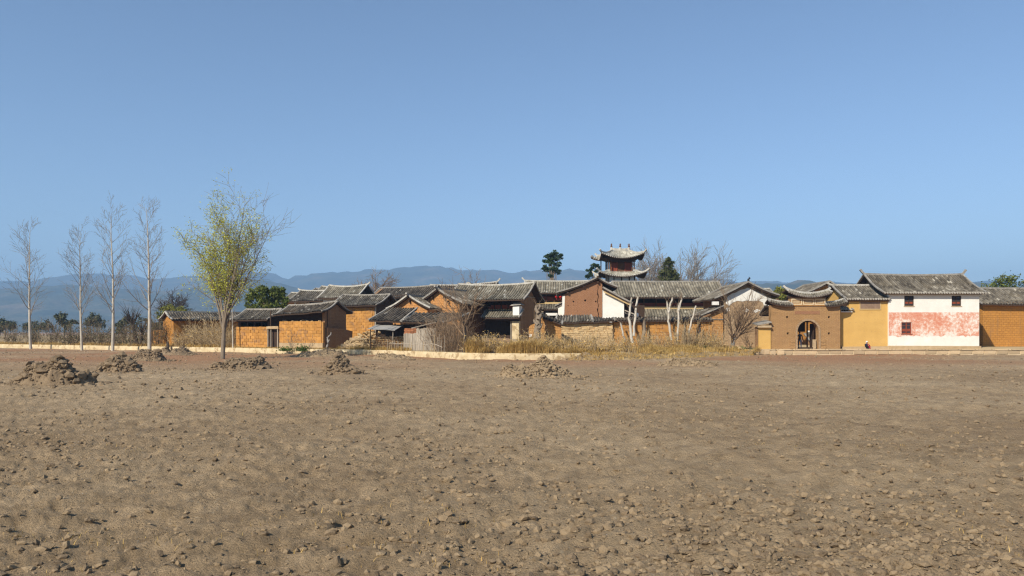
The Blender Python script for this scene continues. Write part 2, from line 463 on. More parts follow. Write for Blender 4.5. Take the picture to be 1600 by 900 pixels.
for yy in ys:
    for u in us:
        x = px(u, yy)
        V.append((x, yy, field_z(x, yy)))
W_ = len(us)
for j in range(len(ys) - 1):
    for i in range(W_ - 1):
        a = j * W_ + i
        Fc.append((a, a + 1, a + W_ + 1, a + W_))
mb = MB(); mb.v = V; mb.f = Fc; mb.a = [0.5] * len(Fc)
g = mb.build('ground', field_soil, smooth=True, recalc=False); g['kind'] = 'structure'
mb = MB(); mb.quad((-5000, -3000, -0.6), (5000, -3000, -0.6), (5000, 3, -0.6), (-5000, 3, -0.6))
mb.quad((-5000, 3, -0.6), (5000, 3, -0.6), (5000, 5600, -0.6), (-5000, 5600, -0.6))
g = mb.build('field', field_soil, recalc=False); g['kind'] = 'structure'

# the terrace the village stands on
mb = MB(); rows = []
uu = list(range(-1400, 3001, 10))
for u in uu:
    D = front_D(u)
    bank = u > 890 and u < 1180
    r = []
    offs = [(-1.6 if bank else 0.16, -0.12 if bank else T - 0.05), (-0.5 if bank else 0.5, 0.30 if bank else T), (0.8, T), (2.5, T), (6, T + 0.06), (14, T + 0.1), (40, T + 0.15), (120, T + 0.15), (330, T), (340, -2)]
    for k, (o, z) in enumerate(offs):
        x = px(u, D); yy = D + o
        w = 0.0 if k > 5 else (0.16 if bank and k < 3 else 0.05) * noise.noise(Vector((x * 0.7, yy * 0.7, 3)))
        r.append((x * (1 + o / D), yy, z + w))
    rows.append(r)
n = len(rows[0])
for r in rows: mb.v += r
for i in range(len(rows) - 1):
    for k in range(n - 1):
        a = i * n + k
        mb.f.append((a, a + n, a + n + 1, a + 1)); mb.a.append(0.5)
g = mb.build('terrace', bank_soil, smooth=True); g['kind'] = 'structure'

# low limewashed retaining wall along the field
def low_wall(u0, u1, label, h0, h1, step=6):
    mb = MB(); u = u0; rows = []
    while u <= u1:
        D = front_D(u); k = (u - u0) / (u1 - u0)
        x = px(u, D); h = h0 + (h1 - h0) * k + 0.03 * noise.noise(Vector((x * 0.9, 1, 1))) + 0.02 * noise.noise(Vector((x * 3, 5, 1)))
        w = 0.04 * noise.noise(Vector((x * 1.3, 7, 2)))
        rows.append([(x, D - 0.16 + w, -0.3), (x, D - 0.15 + w, h * 0.5), (x, D - 0.11 + w, h - 0.03), (x, D - 0.06, h), (x, D + 0.2, h - 0.01), (x, D + 0.22, -0.3)])
        u += step
    m = len(rows[0])
    for r in rows: mb.v += r
    for i in range(len(rows) - 1):
        for k in range(m - 1):
            a = i * m + k; mb.f.append((a, a + m, a + m + 1, a + 1)); mb.a.append(0.5)
    mb.f += [tuple(range(m)), tuple(len(mb.v) - 1 - i for i in range(m))]; mb.a += [.5, .5]
    return tag(mb.build('low_wall', limewash), label, 'wall')
low_wall(-700, 908, 'long low whitewashed wall holding the village ground above the dirt field', 0.50, 0.52)
low_wall(930, 1042, 'short remnant of low pale wall sunk in a grassy bank', 0.34, 0.16)

# hills
def mat_hill():
    m, nt, b = new_mat('hill_scrub', 1.0)
    g = nt.nodes.new('ShaderNodeNewGeometry')
    n1 = tex_noise(nt, g.outputs['Position'], 0.006, 8, 0.65)
    r1 = ramp(nt, [(0.35, (0.035, 0.045, 0.025)), (0.52, (0.07, 0.075, 0.04)), (0.7, (0.16, 0.125, 0.08))])
    nt.links.new(n1.outputs['Fac'], r1.inputs['Fac'])
    n2 = tex_noise(nt, g.outputs['Position'], 0.05, 6, 0.7)
    r2 = ramp(nt, [(0.35, (0.6, 0.6, 0.6)), (0.65, (1.25, 1.25, 1.25))])
    nt.links.new(n2.outputs['Fac'], r2.inputs['Fac'])
    c = mixc(nt, 1.0, r1.outputs['Color'], r2.outputs['Color'], 'MULTIPLY')
    nt.links.new(c, b.inputs['Base Color'])
    return m
hill_scrub = mat_hill()
def hills(name, prof, D, depth, rough, seed):
    us = [prof[0][0] + 8 * i for i in range(int((prof[-1][0] - prof[0][0]) / 8) + 1)]
    nt_ = 26; mb = MB()
    for j in range(nt_):
        t = j / (nt_ - 1)
        for u in us:
            v = lerp_path(prof, u)[1]
            h = pz(v, D)
            yy = D - depth * (1 - t * 1.6)
            x = px(u, D)                              # one ridge line, its flanks in front and behind
            k = min(1.0, t * 1.6); s = k * k * (3 - 2 * k) if t <= 0.625 else max(0.0, 1 - (t - 0.625) * 1.9)
            q = Vector((x / (D * 0.045), yy / (D * 0.07), seed))
            rg = noise.fractal(q, 1.0, 2.0, 5)
            z = h * s * (1 - 0.28 * (1 - s) * (0.5 + rg)) + h * rough * rg * (s * (1 - s) * 4 * 0.5 + 0.1) - 4 + h * 0.035 * s * noise.fractal(Vector((x / (D * 0.012), 3.0, seed)), 1.0, 2.0, 4)
            mb.v.append((x, yy, z))
    W = len(us)
    for j in range(nt_ - 1):
        for i in range(W - 1):
            a = j * W + i; mb.f.append((a, a + 1, a + W + 1, a + W)); mb.a.append(0.5)
    o = mb.build(name, hill_scrub, smooth=True); o['kind'] = 'structure'
    return o
far = [(-900, 452), (-500, 438), (-200, 446), (-60, 436), (60, 441), (160, 430), (215, 432), (260, 437), (330, 431), (375, 423), (395, 420), (416, 427), (437, 428), (447, 433), (462, 437), (480, 432), (520, 427), (560, 423.5), (590, 421),
       (625, 419.5), (645, 417.5), (665, 416.5), (690, 418), (720, 422.5), (745, 421.5), (775, 424), (800, 428), (830, 422.5), (855, 424), (875, 424), (900, 425), (918, 430),
       (935, 436), (980, 434), (1040, 440), (1100, 436), (1150, 442), (1190, 440), (1260, 443), (1400, 446), (1520, 440), (1640, 447), (1800, 438), (2200, 450), (2700, 455)]
hills('hills', far, 5000, 2100, 0.30, 3.3)
left = [(-1100, 470), (-700, 455), (-300, 459), (-60, 447), (40, 452), (120, 445), (200, 450), (260, 456), (330, 447), (384, 434), (420, 436), (450, 444), (480, 452), (520, 458), (580, 466), (700, 480), (800, 500)]
hills('hills', left, 3000, 1200, 0.30, 9.1)
right = [(1000, 480), (1080, 455), (1120, 449), (1160, 443), (1182, 440.5), (1205, 442), (1222, 441.5), (1240, 437), (1256, 440), (1275, 437.5), (1300, 440), (1330, 446), (1380, 450), (1430, 447), (1500, 440), (1570, 446), (1640, 452), (1760, 446), (1900, 458), (2200, 470)]
hills('hills', right, 2300, 800, 0.34, 5.7)
# ------------------------------------------------------------------ roofs and houses
def surf(e0, e1, r0, r1, sag, lift, eave_lift=0.0, wob=0.0, seed=0):
    e0, e1, r0, r1 = map(Vector, (e0, e1, r0, r1))
    def S(s, t):
        p = e0.lerp(e1, s).lerp(r0.lerp(r1, s), t)
        c = (2 * s - 1) ** 2
        p = p.copy()
        p.z += -sag * math.sin(math.pi * min(1, max(0, t))) + (lift * t + eave_lift * (1 - t)) * c
        if wob: p.z += wob * noise.noise(Vector((s * 4 + seed, t * 2, seed)))
        return p
    return S

def roof_slope(parent, e0, e1, r0, r1, mat=None, sag=0.12, lift=0.1, eave_lift=0.0, pitch=0.33, rib=0.095, wob=0.05, verge=(1, 1), vmat=None, slab=True, eave_trim=None, seed=None, vh=0.12):
    """one tiled slope: e0-e1 eave, r0-r1 upper edge. Rows of cover tiles are real half-rounds."""
    mat = mat or tiles_grey; vmat = vmat or ridge_grey
    seed = random.random() * 50 if seed is None else seed
    S = surf(e0, e1, r0, r1, sag, lift, eave_lift, wob, seed)
    w = (Vector(e1) - Vector(e0)).length; L = ((Vector(r0) + Vector(r1)) - (Vector(e0) + Vector(e1))).length / 2
    N = max(3, round(w / pitch)); M = max(4, int(L / 0.42))
    prof = [(0.0, 0.0), (0.22, 0.0), (0.30, 0.7), (0.45, 1.0), (0.62, 1.0), (0.78, 0.7), (0.86, 0.0)]
    cols = []
    for i in range(N):
        ro = random.uniform(-0.012, 0.012); rs = random.uniform(-0.06, 0.06)
        for (f, h) in prof: cols.append(((i + min(0.999, max(0, f + (rs if h else 0)))) / N, h * rib + (ro if h else 0), i))
    cols.append((1.0, 0.0, N - 1))
    mb = MB(); C = len(cols); nP = len(prof)
    for j in range(M + 1):
        t = j / M
        tj = random.uniform(-0.2, 0.2) / M if 0 < j < M else 0
        for (s, h, i) in cols:
            p = S(s, t + tj); p.z += h + 0.05 + random.uniform(-0.008, 0.008)
            mb.v.append(tuple(p))
    rowrnd = [random.uniform(-0.12, 0.12) for _ in range(N + 1)]
    tr = {}
    for j in range(M):
        for c in range(C - 1):
            a = j * C + c
            mb.f.append((a, a + 1, a + C + 1, a + C))
            i = cols[c][2]
            if (i, j) not in tr:
                k = 0.42 + rowrnd[i] + random.uniform(-0.28, 0.28) + 0.35 * noise.noise(Vector((i * 0.13 + seed, j * 0.3, seed)))
                if random.random() < 0.025: k = 0.97
                tr[(i, j)] = min(0.98, max(0, k))
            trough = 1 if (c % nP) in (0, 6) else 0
            mb.a.append(max(0, tr[(i, j)] - 0.34 * trough))  # painted shade: colour lowered in the troughs so the tile rows stand out
    if slab:
        tm = mb; mb = MB(); n = 10; m = 6
        for top in (1, 0):
            for j in range(m + 1):
                for i in range(n + 1):
                    p = S(i / n, j / m); p.z += 0.035 if top else -0.10
                    mb.v.append(tuple(p))
        q = (n + 1) * (m + 1)
        for j in range(m):
            for i in range(n):
                a = j * (n + 1) + i
                mb.f += [(a, a + 1, a + n + 2, a + n + 1), (q + a + n + 1, q + a + n + 2, q + a + 1, q + a)]; mb.a += [.5, .5]
        for i in range(n):
            a = i; b = m * (n + 1) + i
            mb.f += [(a + 1, a, q + a, q + a + 1), (b, b + 1, q + b + 1, q + b)]; mb.a += [.5, .5]
        for j in range(m):
            a = j * (n + 1); b = a + n
            mb.f += [(a, a + n + 1, q + a + n + 1, q + a), (b + n + 1, b, q + b, q + b + n + 1)]; mb.a += [.5, .5]
        parent = mb.build('roof', wood_dark, parent); mb = tm
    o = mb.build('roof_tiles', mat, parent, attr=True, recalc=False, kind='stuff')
    for side, s in ((0, 0.0), (1, 1.0)):
        if verge[side]:
            mb = MB(); off = Vector((0, 0, 0.06))
            mb.bar([S(s, k / 8) + off for k in range(9)], 0.17, vh)
            mb.build('verge', vmat, parent)
    if eave_trim:
        mb = MB()
        for i in range(N):
            s = (i + 0.54) / N; p = S(s, 0.0); d = (S(s, 0.0) - S(s, 0.1)).normalized()
            mb.tube([p + Vector((0, 0, 0.045)) - d * 0.05, p + Vector((0, 0, 0.045)) + d * 0.03], rib * 1.15, 6)
        mb.build('eave_tiles', eave_trim, parent, kind='stuff')
    return S

def ridge(parent, a, b, mat=None, lift=0.1, w=0.2, h=0.2, horn=0.0, horn_len=0.5, ends=(1, 1)):
    a, b = Vector(a), Vector(b); mat = mat or ridge_grey
    pts = []
    d = (b - a).normalized()
    for i in range(13):
        s = i / 12; p = a.lerp(b, s); p.z += lift * (2 * s - 1) ** 2 + 0.04 + 0.02 * noise.noise(Vector((s * 6, a.x, a.y)))
        pts.append(p)
    if horn and ends[0]: pts = [pts[0] - d * horn_len + Vector((0, 0, horn)), pts[0] - d * horn_len * 0.5 + Vector((0, 0, horn * 0.35))] + pts
    if horn and ends[1]: pts = pts + [pts[-1] + d * horn_len * 0.5 + Vector((0, 0, horn * 0.35)), pts[-1] + d * horn_len + Vector((0, 0, horn))]
    mb = MB(); mb.bar(pts, w, h)
    return mb.build('ridge', mat, parent)

def corner(u, D): return Vector((px(u, D), D, 0))
def width_to(u, D, u2, th):
    k = (u2 - U0) / F; x = px(u, D)
    return (k * D - x) / (math.cos(th) - k * math.sin(th))

class House:
    """walls + gabled roof in a local frame: x along the front wall, y away from the camera, z up from the terrace"""
    def __init__(s, name, label, u, D, theta, u2, depth, zb=T, right=False, cat='house', group=None):
        th = R(theta)
        w = width_to(u, D, u2, th)
        o = corner(u, D)
        if right: o = o + Vector((math.cos(th), math.sin(th), 0)) * w; w = -w
        s.w = w; s.d = depth; s.zb = zb; s.th = th
        s.root = thing(name, label, cat, (o.x, o.y, zb), th, group)
        s.o = Vector((o.x, o.y, zb))
    def loc(s, p):
        p = Vector(p) - s.o; c, n = math.cos(s.th), math.sin(s.th)
        return Vector((p.x * c + p.y * n, -p.x * n + p.y * c, p.z))
    def hz(s, v, D): return pz(v, D) - s.zb          # local height of a pixel row at depth D
    def on_front(s, u, v, y=0.0):
        """pixel -> local (x, z) on the plane at local depth y"""
        k = (u - U0) / F; c, n = math.cos(s.th), math.sin(s.th)
        ox, oy = s.o.x - n * y, s.o.y + c * y
        x = (k * oy - ox) / (c - k * n)
        return x, pz(v, oy + n * x) - s.zb
    def part(s, name, mat, f, **k):
        mb = MB(); f(mb); return mb.build(name, mat, s.root, **k)
    def wall_front(s, mat, z1, z0=-0.3, holes=(), y=0.0, x0=0.0, x1=None, thick=0.35, top=None, name='wall'):
        x1 = s.w if x1 is None else x1
        out = top or rect(x0, x1, z0, z1)
        return s.part(name, mat, lambda m: m.wall(out, holes, (0, y, 0), (1, 0, 0), (0, -1, 0), thick))
    def wall_side(s, mat, outline, x, holes=(), right=True, thick=0.35, name='wall'):
        return s.part(name, mat, lambda m: m.wall(outline, holes, (x, 0, 0), (0, 1, 0), (1, 0, 0) if right else (-1, 0, 0), thick))
    def gable_x(s, ez, rz, wall=None, left=None, right=None, over=0.6, gl=0.5, gr=0.5, rf=0.5, ezb=None, tiles=None, lift=0.1, sag=0.12,
                front_holes=(), right_holes=(), left_holes=(), rmat=None, vmat=None, horn=0.0, front=True, tilt=0.0, back_wall=True, pitch=0.33, trim=None, wall_top=None, ends=(1, 1), wob=0.06, rh=0.2, eave_lift=0.0):
        """ridge along x"""
        w, d = s.w, s.d; ezb = ez if ezb is None else ezb; ry = d * rf
        if front: s.wall_front(wall, wall_top or ez, holes=front_holes)
        if back_wall: s.wall_front(wall or right, ezb, y=d - 0.35)
        pent = [(0.36, -0.3), (d - 0.36, -0.3), (d - 0.36, ezb), (ry, rz - 0.1), (0.36, ez)]
        if left: s.wall_side(left, pent, 0.0, left_holes, False)
        if right: s.wall_side(right, pent, w, right_holes, True)
        kf = (rz - ez) / ry; kb = (rz - ezb) / (d - ry)
        e0 = (-gl, -over, ez - kf * over - tilt); e1 = (w + gr, -over, ez - kf * over)
        r0 = (-gl, ry, rz - tilt); r1 = (w + gr, ry, rz)
        roof_slope(s.root, e0, e1, r0, r1, tiles, sag, lift, vmat=vmat, pitch=pitch, eave_trim=trim, wob=wob, eave_lift=eave_lift)
        roof_slope(s.root, (w + gr, d + over, ezb - kb * over), (-gl, d + over, ezb - kb * over - tilt), r1, r0, tiles, sag, lift, vmat=vmat, pitch=pitch, wob=0.0, eave_lift=eave_lift)
        ridge(s.root, r0, r1, rmat, lift, horn=horn, ends=ends, h=rh)
    def gable_y(s, ezl, ezr, rz, wall=None, right=None, left=None, over=0.5, gf=0.45, gb=0.3, rf=0.5, tiles=None, sag=0.1, lift=0.0, front_holes=(), rmat=None, vmat=None,
                overl=None, overr=None, horn=0.0, pitch=0.33, front=True, right_holes=(), vh=0.12, wob=0.05, rh=0.2):
        """ridge along y: the gable looks at the field"""
        w, d = s.w, s.d; rx = w * rf
        overl = over if overl is None else overl; overr = over if overr is None else overr
        out = [(0, -0.3), (w, -0.3), (w, ezr), (rx, rz - 0.1), (0, ezl)]
        if front: s.wall_front(wall, 0, holes=front_holes, top=out)
        s.wall_front(wall, 0, top=out, y=d - 0.35)
        if right: s.wall_side(right, rect(0.36, d - 0.36, -0.3, ezr), w, right_holes, True)
        if left: s.wall_side(left, rect(0.36, d - 0.36, -0.3, ezl), 0, (), False)
        kl = (rz - ezl) / rx; kr = (rz - ezr) / (w - rx)
        r0 = (rx, -gf, rz); r1 = (rx, d + gb, rz)
        roof_slope(s.root, (-overl, d + gb, ezl - kl * overl), (-overl, -gf, ezl - kl * overl), r1, r0, tiles, sag, lift, vmat=vmat, pitch=pitch, vh=vh, wob=wob)
        roof_slope(s.root, (w + overr, -gf, ezr - kr * overr), (w + overr, d + gb, ezr - kr * overr), r0, r1, tiles, sag, lift, vmat=vmat, pitch=pitch, vh=vh, wob=wob)
        ridge(s.root, r0, r1, rmat, lift, horn=horn, h=rh, ends=(1, 0))

def arch(x0, x1, z0, z1, n=12):
    """outline of an arched opening"""
    r = (x1 - x0) / 2; c = (x0 + x1) / 2; zs = z1 - r
    return [(x0, z0), (x1, z0), (x1, zs)] + [(c + r * math.cos(math.pi * k / n), zs + r * math.sin(math.pi * k / n)) for k in range(1, n)] + [(x0, zs)]
def hole(x, z, r=0.1): return [(x - r, z - r), (x + r, z - r), (x + r, z + r), (x - r, z + r)]
def jag(x0, x1, z, amp, step=0.35, seed=0):
    """broken top edge from x1 back to x0"""
    out = []; x = x1
    while x > x0:
        out.append((x, z + amp * noise.noise(Vector((x * 1.7, seed, 0))) + random.uniform(-amp, amp) * 0.4)); x -= step * random.uniform(0.6, 1.3)
    return out + [(x0, z + random.uniform(-amp, amp) * 0.5)]

# shared pieces: mud blocks and stones
def block_mesh(name, mat, sx, sy, sz, j):
    mb = MB(); mb.box(-sx / 2, sx / 2, 0, sy, 0, sz, j)
    me = bpy.data.meshes.new(name); me.from_pydata(mb.v, [], mb.f)
    bm = bmesh.new(); bm.from_mesh(me); bmesh.ops.bevel(bm, geom=bm.edges[:], offset=min(sx, sz) * 0.045, segments=1, affect='EDGES'); bmesh.ops.recalc_face_normals(bm, faces=bm.faces); bm.to_mesh(me); bm.free()
    me.materials.append(mat)
    return me
def block_wall(parent, x0, x1, z0, z1, y=0.0, bw=0.56, bh=0.34, mat=None, j=0.02, name='adobe_block', skip=None, keep=1.0):
    """courses of mud blocks, each an object; they stand proud of the wall behind"""
    mat = mat or block_mud
    full = [block_mesh(name, mat, bw - 0.014, 0.12, bh - 0.012, j) for _ in range(4)]
    half = block_mesh(name, mat, bw / 2 - 0.014, 0.12, bh - 0.012, j)
    r = 0; z = z0
    while z + bh * 0.9 < z1:
        x = x0 + (bw / 2 if r % 2 else 0)
        if r % 2: inst(name, half, parent, (x0 + bw / 4, y - 0.07 + random.uniform(-0.012, 0.012), z))
        while x + bw <= x1 + 0.02:
            if not (skip and skip(x, x + bw, z, z + bh)) and random.random() < keep:
                inst(name, random.choice(full), parent, (x + bw / 2, y - 0.07 + random.uniform(-0.018, 0.018), z + random.uniform(-.006, .006)), (0, 0, random.uniform(-0.012, 0.012)))
            x += bw
        if x1 - x > bw * 0.45: inst(name, half, parent, (x + bw / 4, y - 0.07 + random.uniform(-0.012, 0.012), z))
        z += bh; r += 1
def rock_mesh(name, mat, seed, flat=0.7):
    bm = bmesh.new(); bmesh.ops.create_icosphere(bm, subdivisions=1, radius=0.5)
    for v in bm.verts:
        k = 1 + 0.55 * noise.noise(v.co * 1.7 + Vector((seed, seed * 2, 0)))
        v.co = Vector((v.co.x * k, v.co.y * k, v.co.z * k * flat))
    me = bpy.data.meshes.new(name); bm.to_mesh(me); bm.free(); me.materials.append(mat)
    return me
stone_meshes = [rock_mesh('stone', stone_tan, 3.1 * i + 1, 0.55 + 0.08 * i) for i in range(6)]
# ------------------------------------------------------------------ houses, from the fields on the left of the village to the gate
def stones_on(parent, n, f, smin, smax, name='stone', meshes=None):
    for _ in range(n):
        p = f(); k = random.uniform(smin, smax)
        inst(name, random.choice(meshes or stone_meshes), parent, p, (random.uniform(-.4, .4), random.uniform(-.4, .4), random.uniform(0, 6.28)), (k * random.uniform(.8, 1.5), k, k * random.uniform(.6, 1)))

# --- low shed with a long roof, its end wall in the sun
h = House('adobe_shed', 'low ochre shed with a long tiled roof, brown brush heaped against its wall', 271, 95, 40, 388, 4.4, cat='shed')
h.gable_x(h.hz(499, 95) + 0.15, h.hz(490, 97) + 0.1, adobe_orange, left=adobe_orange, right=adobe_orange, over=0.75, gl=0.35, gr=0.2, tiles=tiles_grey, lift=0.02, vmat=ridge_white)
0 and h.part('lean_wall', adobe_orange, lambda m: m.wall([(-3.2, -.3), (0.2, -.3), (0.2, 1.9), (-1.5, 1.95), (-3.2, 1.75)], (), (0, 4.0, 0), (0.72, 0.69, 0), (0.69, -0.72, 0), 0.3))
# low wall running off from the shed
c = corner(233, 98); b = corner(259, 97)
mb = MB(); mb.wall([(0, -.3), ((b - c).length, -.3)] + jag(0, (b - c).length, pz(516, 97) - T, 0.07), (), (0, 0, 0), (b - c).normalized(), (0, -1, 0), 0.35)
o = tag(mb.build('courtyard_wall', adobe_orange), 'knee-broken low ochre mud wall running off from the long-roofed shed', 'wall'); o.location = (c.x, c.y, T)

# --- open shed behind a wall of big mud blocks
h = House('open_shed', 'open tiled shed on dark posts behind a wall of big ochre mud blocks', 369, 88.5, -18, 419, 4.6, cat='shed')
wt = h.hz(511, 88)
h.wall_front(joint_mud, 0, top=[(0, -.3), (h.w, -.3)] + jag(0, h.w, wt, 0.06, seed=4), name='wall')
block_wall(h.root, 0.05, h.w, 0.02, wt)
h.gable_x(h.hz(499, 88) + 0.12, h.hz(485.5, 91), None, right=wood_dark, left=wood_dark, over=0.55, gl=0.35, gr=0.25, tiles=tiles_grey, front=False, back_wall=False, lift=0.04)
h.wall_front(wood_dark, 3.3, y=3.2)
for k in range(5):
    x = 0.25 + k * (h.w - 0.5) / 4
    h.part('post', wood_dark, lambda m: m.tube([(x, 0.5, 0), (x, 0.5, 3.2)], 0.09, 6))
h.part('eave_beam', wood_dark, lambda m: m.box(-0.2, h.w + 0.2, 0.4, 0.58, 2.95, 3.1))

# --- house of mud blocks with its dark side wall
h = House('adobe_house', 'ochre mud-block house on a stone footing with a sagging dark tiled roof and doorway', 505, 83.5, -18, 437, 5.2, right=True)
ez = h.hz(487, 83) + 0.2
wt = h.hz(503, 83.5); pl = h.hz(536, 83.5)
h.wall_front(joint_mud, 0, top=[(0, pl), (h.w, pl)] + jag(0, h.w, wt, 0.05, seed=9))
block_wall(h.root, 0.0, h.w, pl, wt + 0.05)
h.wall_front(stone_plinth, pl, y=-0.12, thick=0.5, name='footing')
h.wall_front(wood_dark, ez, y=0.75, z0=0.0, thick=0.2)  # dark inner sheet added so the shaded gap under the eave reads dark
pent = [(0.3, -0.3), (5.0, -0.3), (5.0, ez), (2.6, h.hz(474, 86) - 0.1), (0.3, ez)]
h.gable_x(ez, h.hz(474, 86), None, right=old_mud, over=0.7, gl=0.5, gr=0.25, tiles=tiles_dark, front=False, tilt=0.38, back_wall=False, sag=0.16, wob=0.12)
stones_on(h.root, 26, lambda: (random.uniform(0.1, h.w - 0.1), random.uniform(0.05, 0.4), wt + random.uniform(0.05, 0.34) * random.random()), 0.2, 0.42)
h.part('side_lean_wall', old_mud, lambda m: m.wall([(0, -.3), (3.6, -.3), (3.9, 1.9), (3.1, 2.05), (1.8, 2.2), (0, 2.3)], (), (h.w + 0.2, 0.5, 0), (0.25, 0.97, 0), (0.97, -0.25, 0), 0.3))
x0, _ = h.on_front(419.5, 540, 0.3); x1, _ = h.on_front(436, 540, 0.3)
dz = h.hz(514, 84.5)
for x in (x0 + 0.06, x0 + 0.45, x1 - 0.06):
    h.part('door_post', wood_grey, lambda m: m.box(x - 0.05, x + 0.05, 0.1, 0.2, -0.1, dz - 0.02))
h.part('lintel', stone_plinth, lambda m: m.box(x0 - 0.1, x1 + 0.1, 0.0, 0.45, dz, dz + 0.28, 0.04))
h.part('door', wood_dark, lambda m: m.box(x0, x1, 0.45, 0.5, -0.1, dz))
h.part('loft_post', wood_dark, lambda m: m.box(x0 + 0.2, x0 + 0.32, 0.3, 0.42, dz + 0.28, ez))

# --- tall ochre house behind the stone heap
h = House('adobe_house', 'tall ochre mud-block house with an open dark gable above the stone heap', 585, 96, -15, 522, 7.2, right=True)
ez = h.hz(478, 95.5) + 0.25
h.wall_front(joint_mud, ez)
block_wall(h.root, 0.4, h.w, 0.9, ez - 0.35, bw=0.62, bh=0.36)
h.gable_x(ez, h.hz(462, 99.2), None, right=wood_dark, over=0.7, gl=0.6, gr=0.55, tiles=tiles_grey, front=False, back_wall=False, sag=0.14)
h.part('gable_post', wood_grey, lambda m: m.box(h.w + 0.02, h.w + 0.16, 0.05, 0.2, 0, ez))
h.part('gable_beam', wood_dark, lambda m: m.box(h.w + 0.02, h.w + 0.14, 0.2, 7.0, ez - 0.1, ez + 0.1))
h.part('eave_beam', wood_dark, lambda m: m.box(-0.3, h.w + 0.3, -0.14, -0.02, ez - 0.34, ez - 0.12))

# --- houses behind, up to the skyline
h = House('village_house', 'house with a bright white wall under a long grey roof, between ochre houses', 505, 108, -18, 553, 5.2)
h.gable_x(h.hz(466, 108) + 0.25, h.hz(449.5, 110.5), white_plaster, left=white_plaster, right=wood_dark, over=0.6, gl=0.6, gr=0.7, tiles=tiles_pale, lift=0.25, rmat=ridge_white, vmat=ridge_white, horn=0.35, ends=(0, 1))
h.part('eave_board', wood_red, lambda m: m.box(-0.4, h.w, -0.5, -0.42, h.hz(466, 108) - 0.16, h.hz(466, 108) + 0.02))
h = House('village_house', 'grey-roofed house with a cream wall band above the mud-block house', 460, 113, -14, 506, 6.2)
h.gable_x(h.hz(471, 113) + 0.3, h.hz(456, 116), white_plaster, left=adobe_pale, right=wood_dark, over=0.8, gl=0.7, gr=0.4, tiles=tiles_grey, lift=0.15, rmat=ridge_white, horn=0.25, ends=(1, 0))
xa, _ = h.on_front(484, 474); h.part('dark_bay', wood_dark, lambda m: m.box(xa, h.w, -0.06, -0.01, 0, h.hz(471, 113) + 0.2))
h.part('cream_band', adobe_pale, lambda m: m.box(0.3, xa - 0.1, -0.05, -0.01, 0, h.hz(473.5, 113)))
h = House('village_house', 'small grey roof with dull cream wall beside the leafy bamboo clump', 444, 127, -14, 484, 6.5)
h.gable_x(h.hz(470, 127), h.hz(459, 130), adobe_pale, left=adobe_pale, right=wood_dark, tiles=tiles_pale, lift=0.1, rmat=ridge_white)
h = House('village_house', 'far house with a long swept ridge ending in a curled finial', 494, 121, -12, 556, 6.0)
h.gable_x(h.hz(461, 121), h.hz(451, 124), old_mud, left=old_mud, right=wood_dark, tiles=tiles_pale, lift=0.3, rmat=ridge_white, horn=0.4, ends=(0, 1), gr=0.5)
h = House('village_house', 'far house with a dark gable tip poking above a swept grey ridge', 482, 134, -25, 498, 5.0)
h.gable_x(h.hz(459, 134), h.hz(452, 136), wood_dark, right=wood_dark, left=wood_dark, tiles=tiles_dark, lift=0.1)

h = House('village_house', 'long broad dark roof with a bumpy ridge rising behind the small ochre gables', 580, 110, -12, 668, 8.2)
h.gable_x(h.hz(464, 110) + 0.25, h.hz(449, 114), wood_dark, left=old_mud, right=wood_dark, over=0.8, gl=0.3, gr=0.3, tiles=tiles_dark, lift=0.12, tilt=0.3, sag=0.16)
xa, za = h.on_front(612, 476); xb, _ = h.on_front(619, 476)
h.part('white_bay', white_plaster, lambda m: m.box(xa, xb, -0.06, -0.01, za - 1, h.hz(468, 110)))
h = House('village_house', 'long far roof with a curled dark ridge finial against the mountains', 664, 113, -10, 762, 7.5)
h.gable_x(h.hz(456, 113), h.hz(445, 116.5), old_mud, left=old_mud, right=wood_dark, over=0.6, gl=0.3, gr=0.7, tiles=tiles_dark, lift=0.25, tilt=0.35, rmat=ridge_white, horn=0.5, ends=(0, 1))
h = House('village_house', 'small white gable with pale verges peeking over a long tiled ridge', 720, 106, -6, 744, 4.0)
h.gable_y(h.hz(449.5, 106), h.hz(449.5, 106), h.hz(443.5, 106), white_plaster, right=white_plaster, over=0.3, gf=0.25, tiles=tiles_dark, vmat=ridge_white, vh=0.2)

# --- two small gables and the lean-to in front of them
h = House('adobe_house', 'small ochre gable with twin white verges behind the lean-to roof', 614, 84.5, -20, 668, 5.5)
h.gable_y(h.hz(480, 84.5), h.hz(478, 82), h.hz(463, 83.5), adobe_gable, right=adobe_gable, left=adobe_gable, over=0.55, gf=0.5, tiles=tiles_grey, vmat=ridge_white, vh=0.16, horn=0.15)
h.part('purlin', wood_dark, lambda m: m.box(h.w * 0.5 - 0.08, h.w * 0.5 + 0.08, -0.3, 0.0, h.hz(463, 83.5) - 0.65, h.hz(463, 83.5) - 0.4))
h = House('adobe_house', 'orange gable house with a dark plank side wall beside the bare dark tree', 718, 84, -28, 656, 7.2, right=True)
gz = h.hz(453, 85.5)
h.gable_y(h.hz(476, 85.5) + 0.25, h.hz(474, 84) + 0.25, gz, adobe_gable, right=wood_dark, left=adobe_gable, over=0.7, gf=0.5, gb=0.4, tiles=tiles_dark, vmat=ridge_grey, vh=0.18, horn=0.2, overr=0.9,
          front_holes=[hole(1.35, 3.3, 0.09), hole(2.9, 3.9, 0.06)], wob=0.1)
for k in range(14):
    y = 0.15 + k * 0.5
    h.part('plank', wood_brown, lambda m: m.box(h.w + 0.005, h.w + 0.05, y, y + 0.44, -0.2, h.hz(476, 84) + 0.1 + random.uniform(-.1, .1), 0.008))
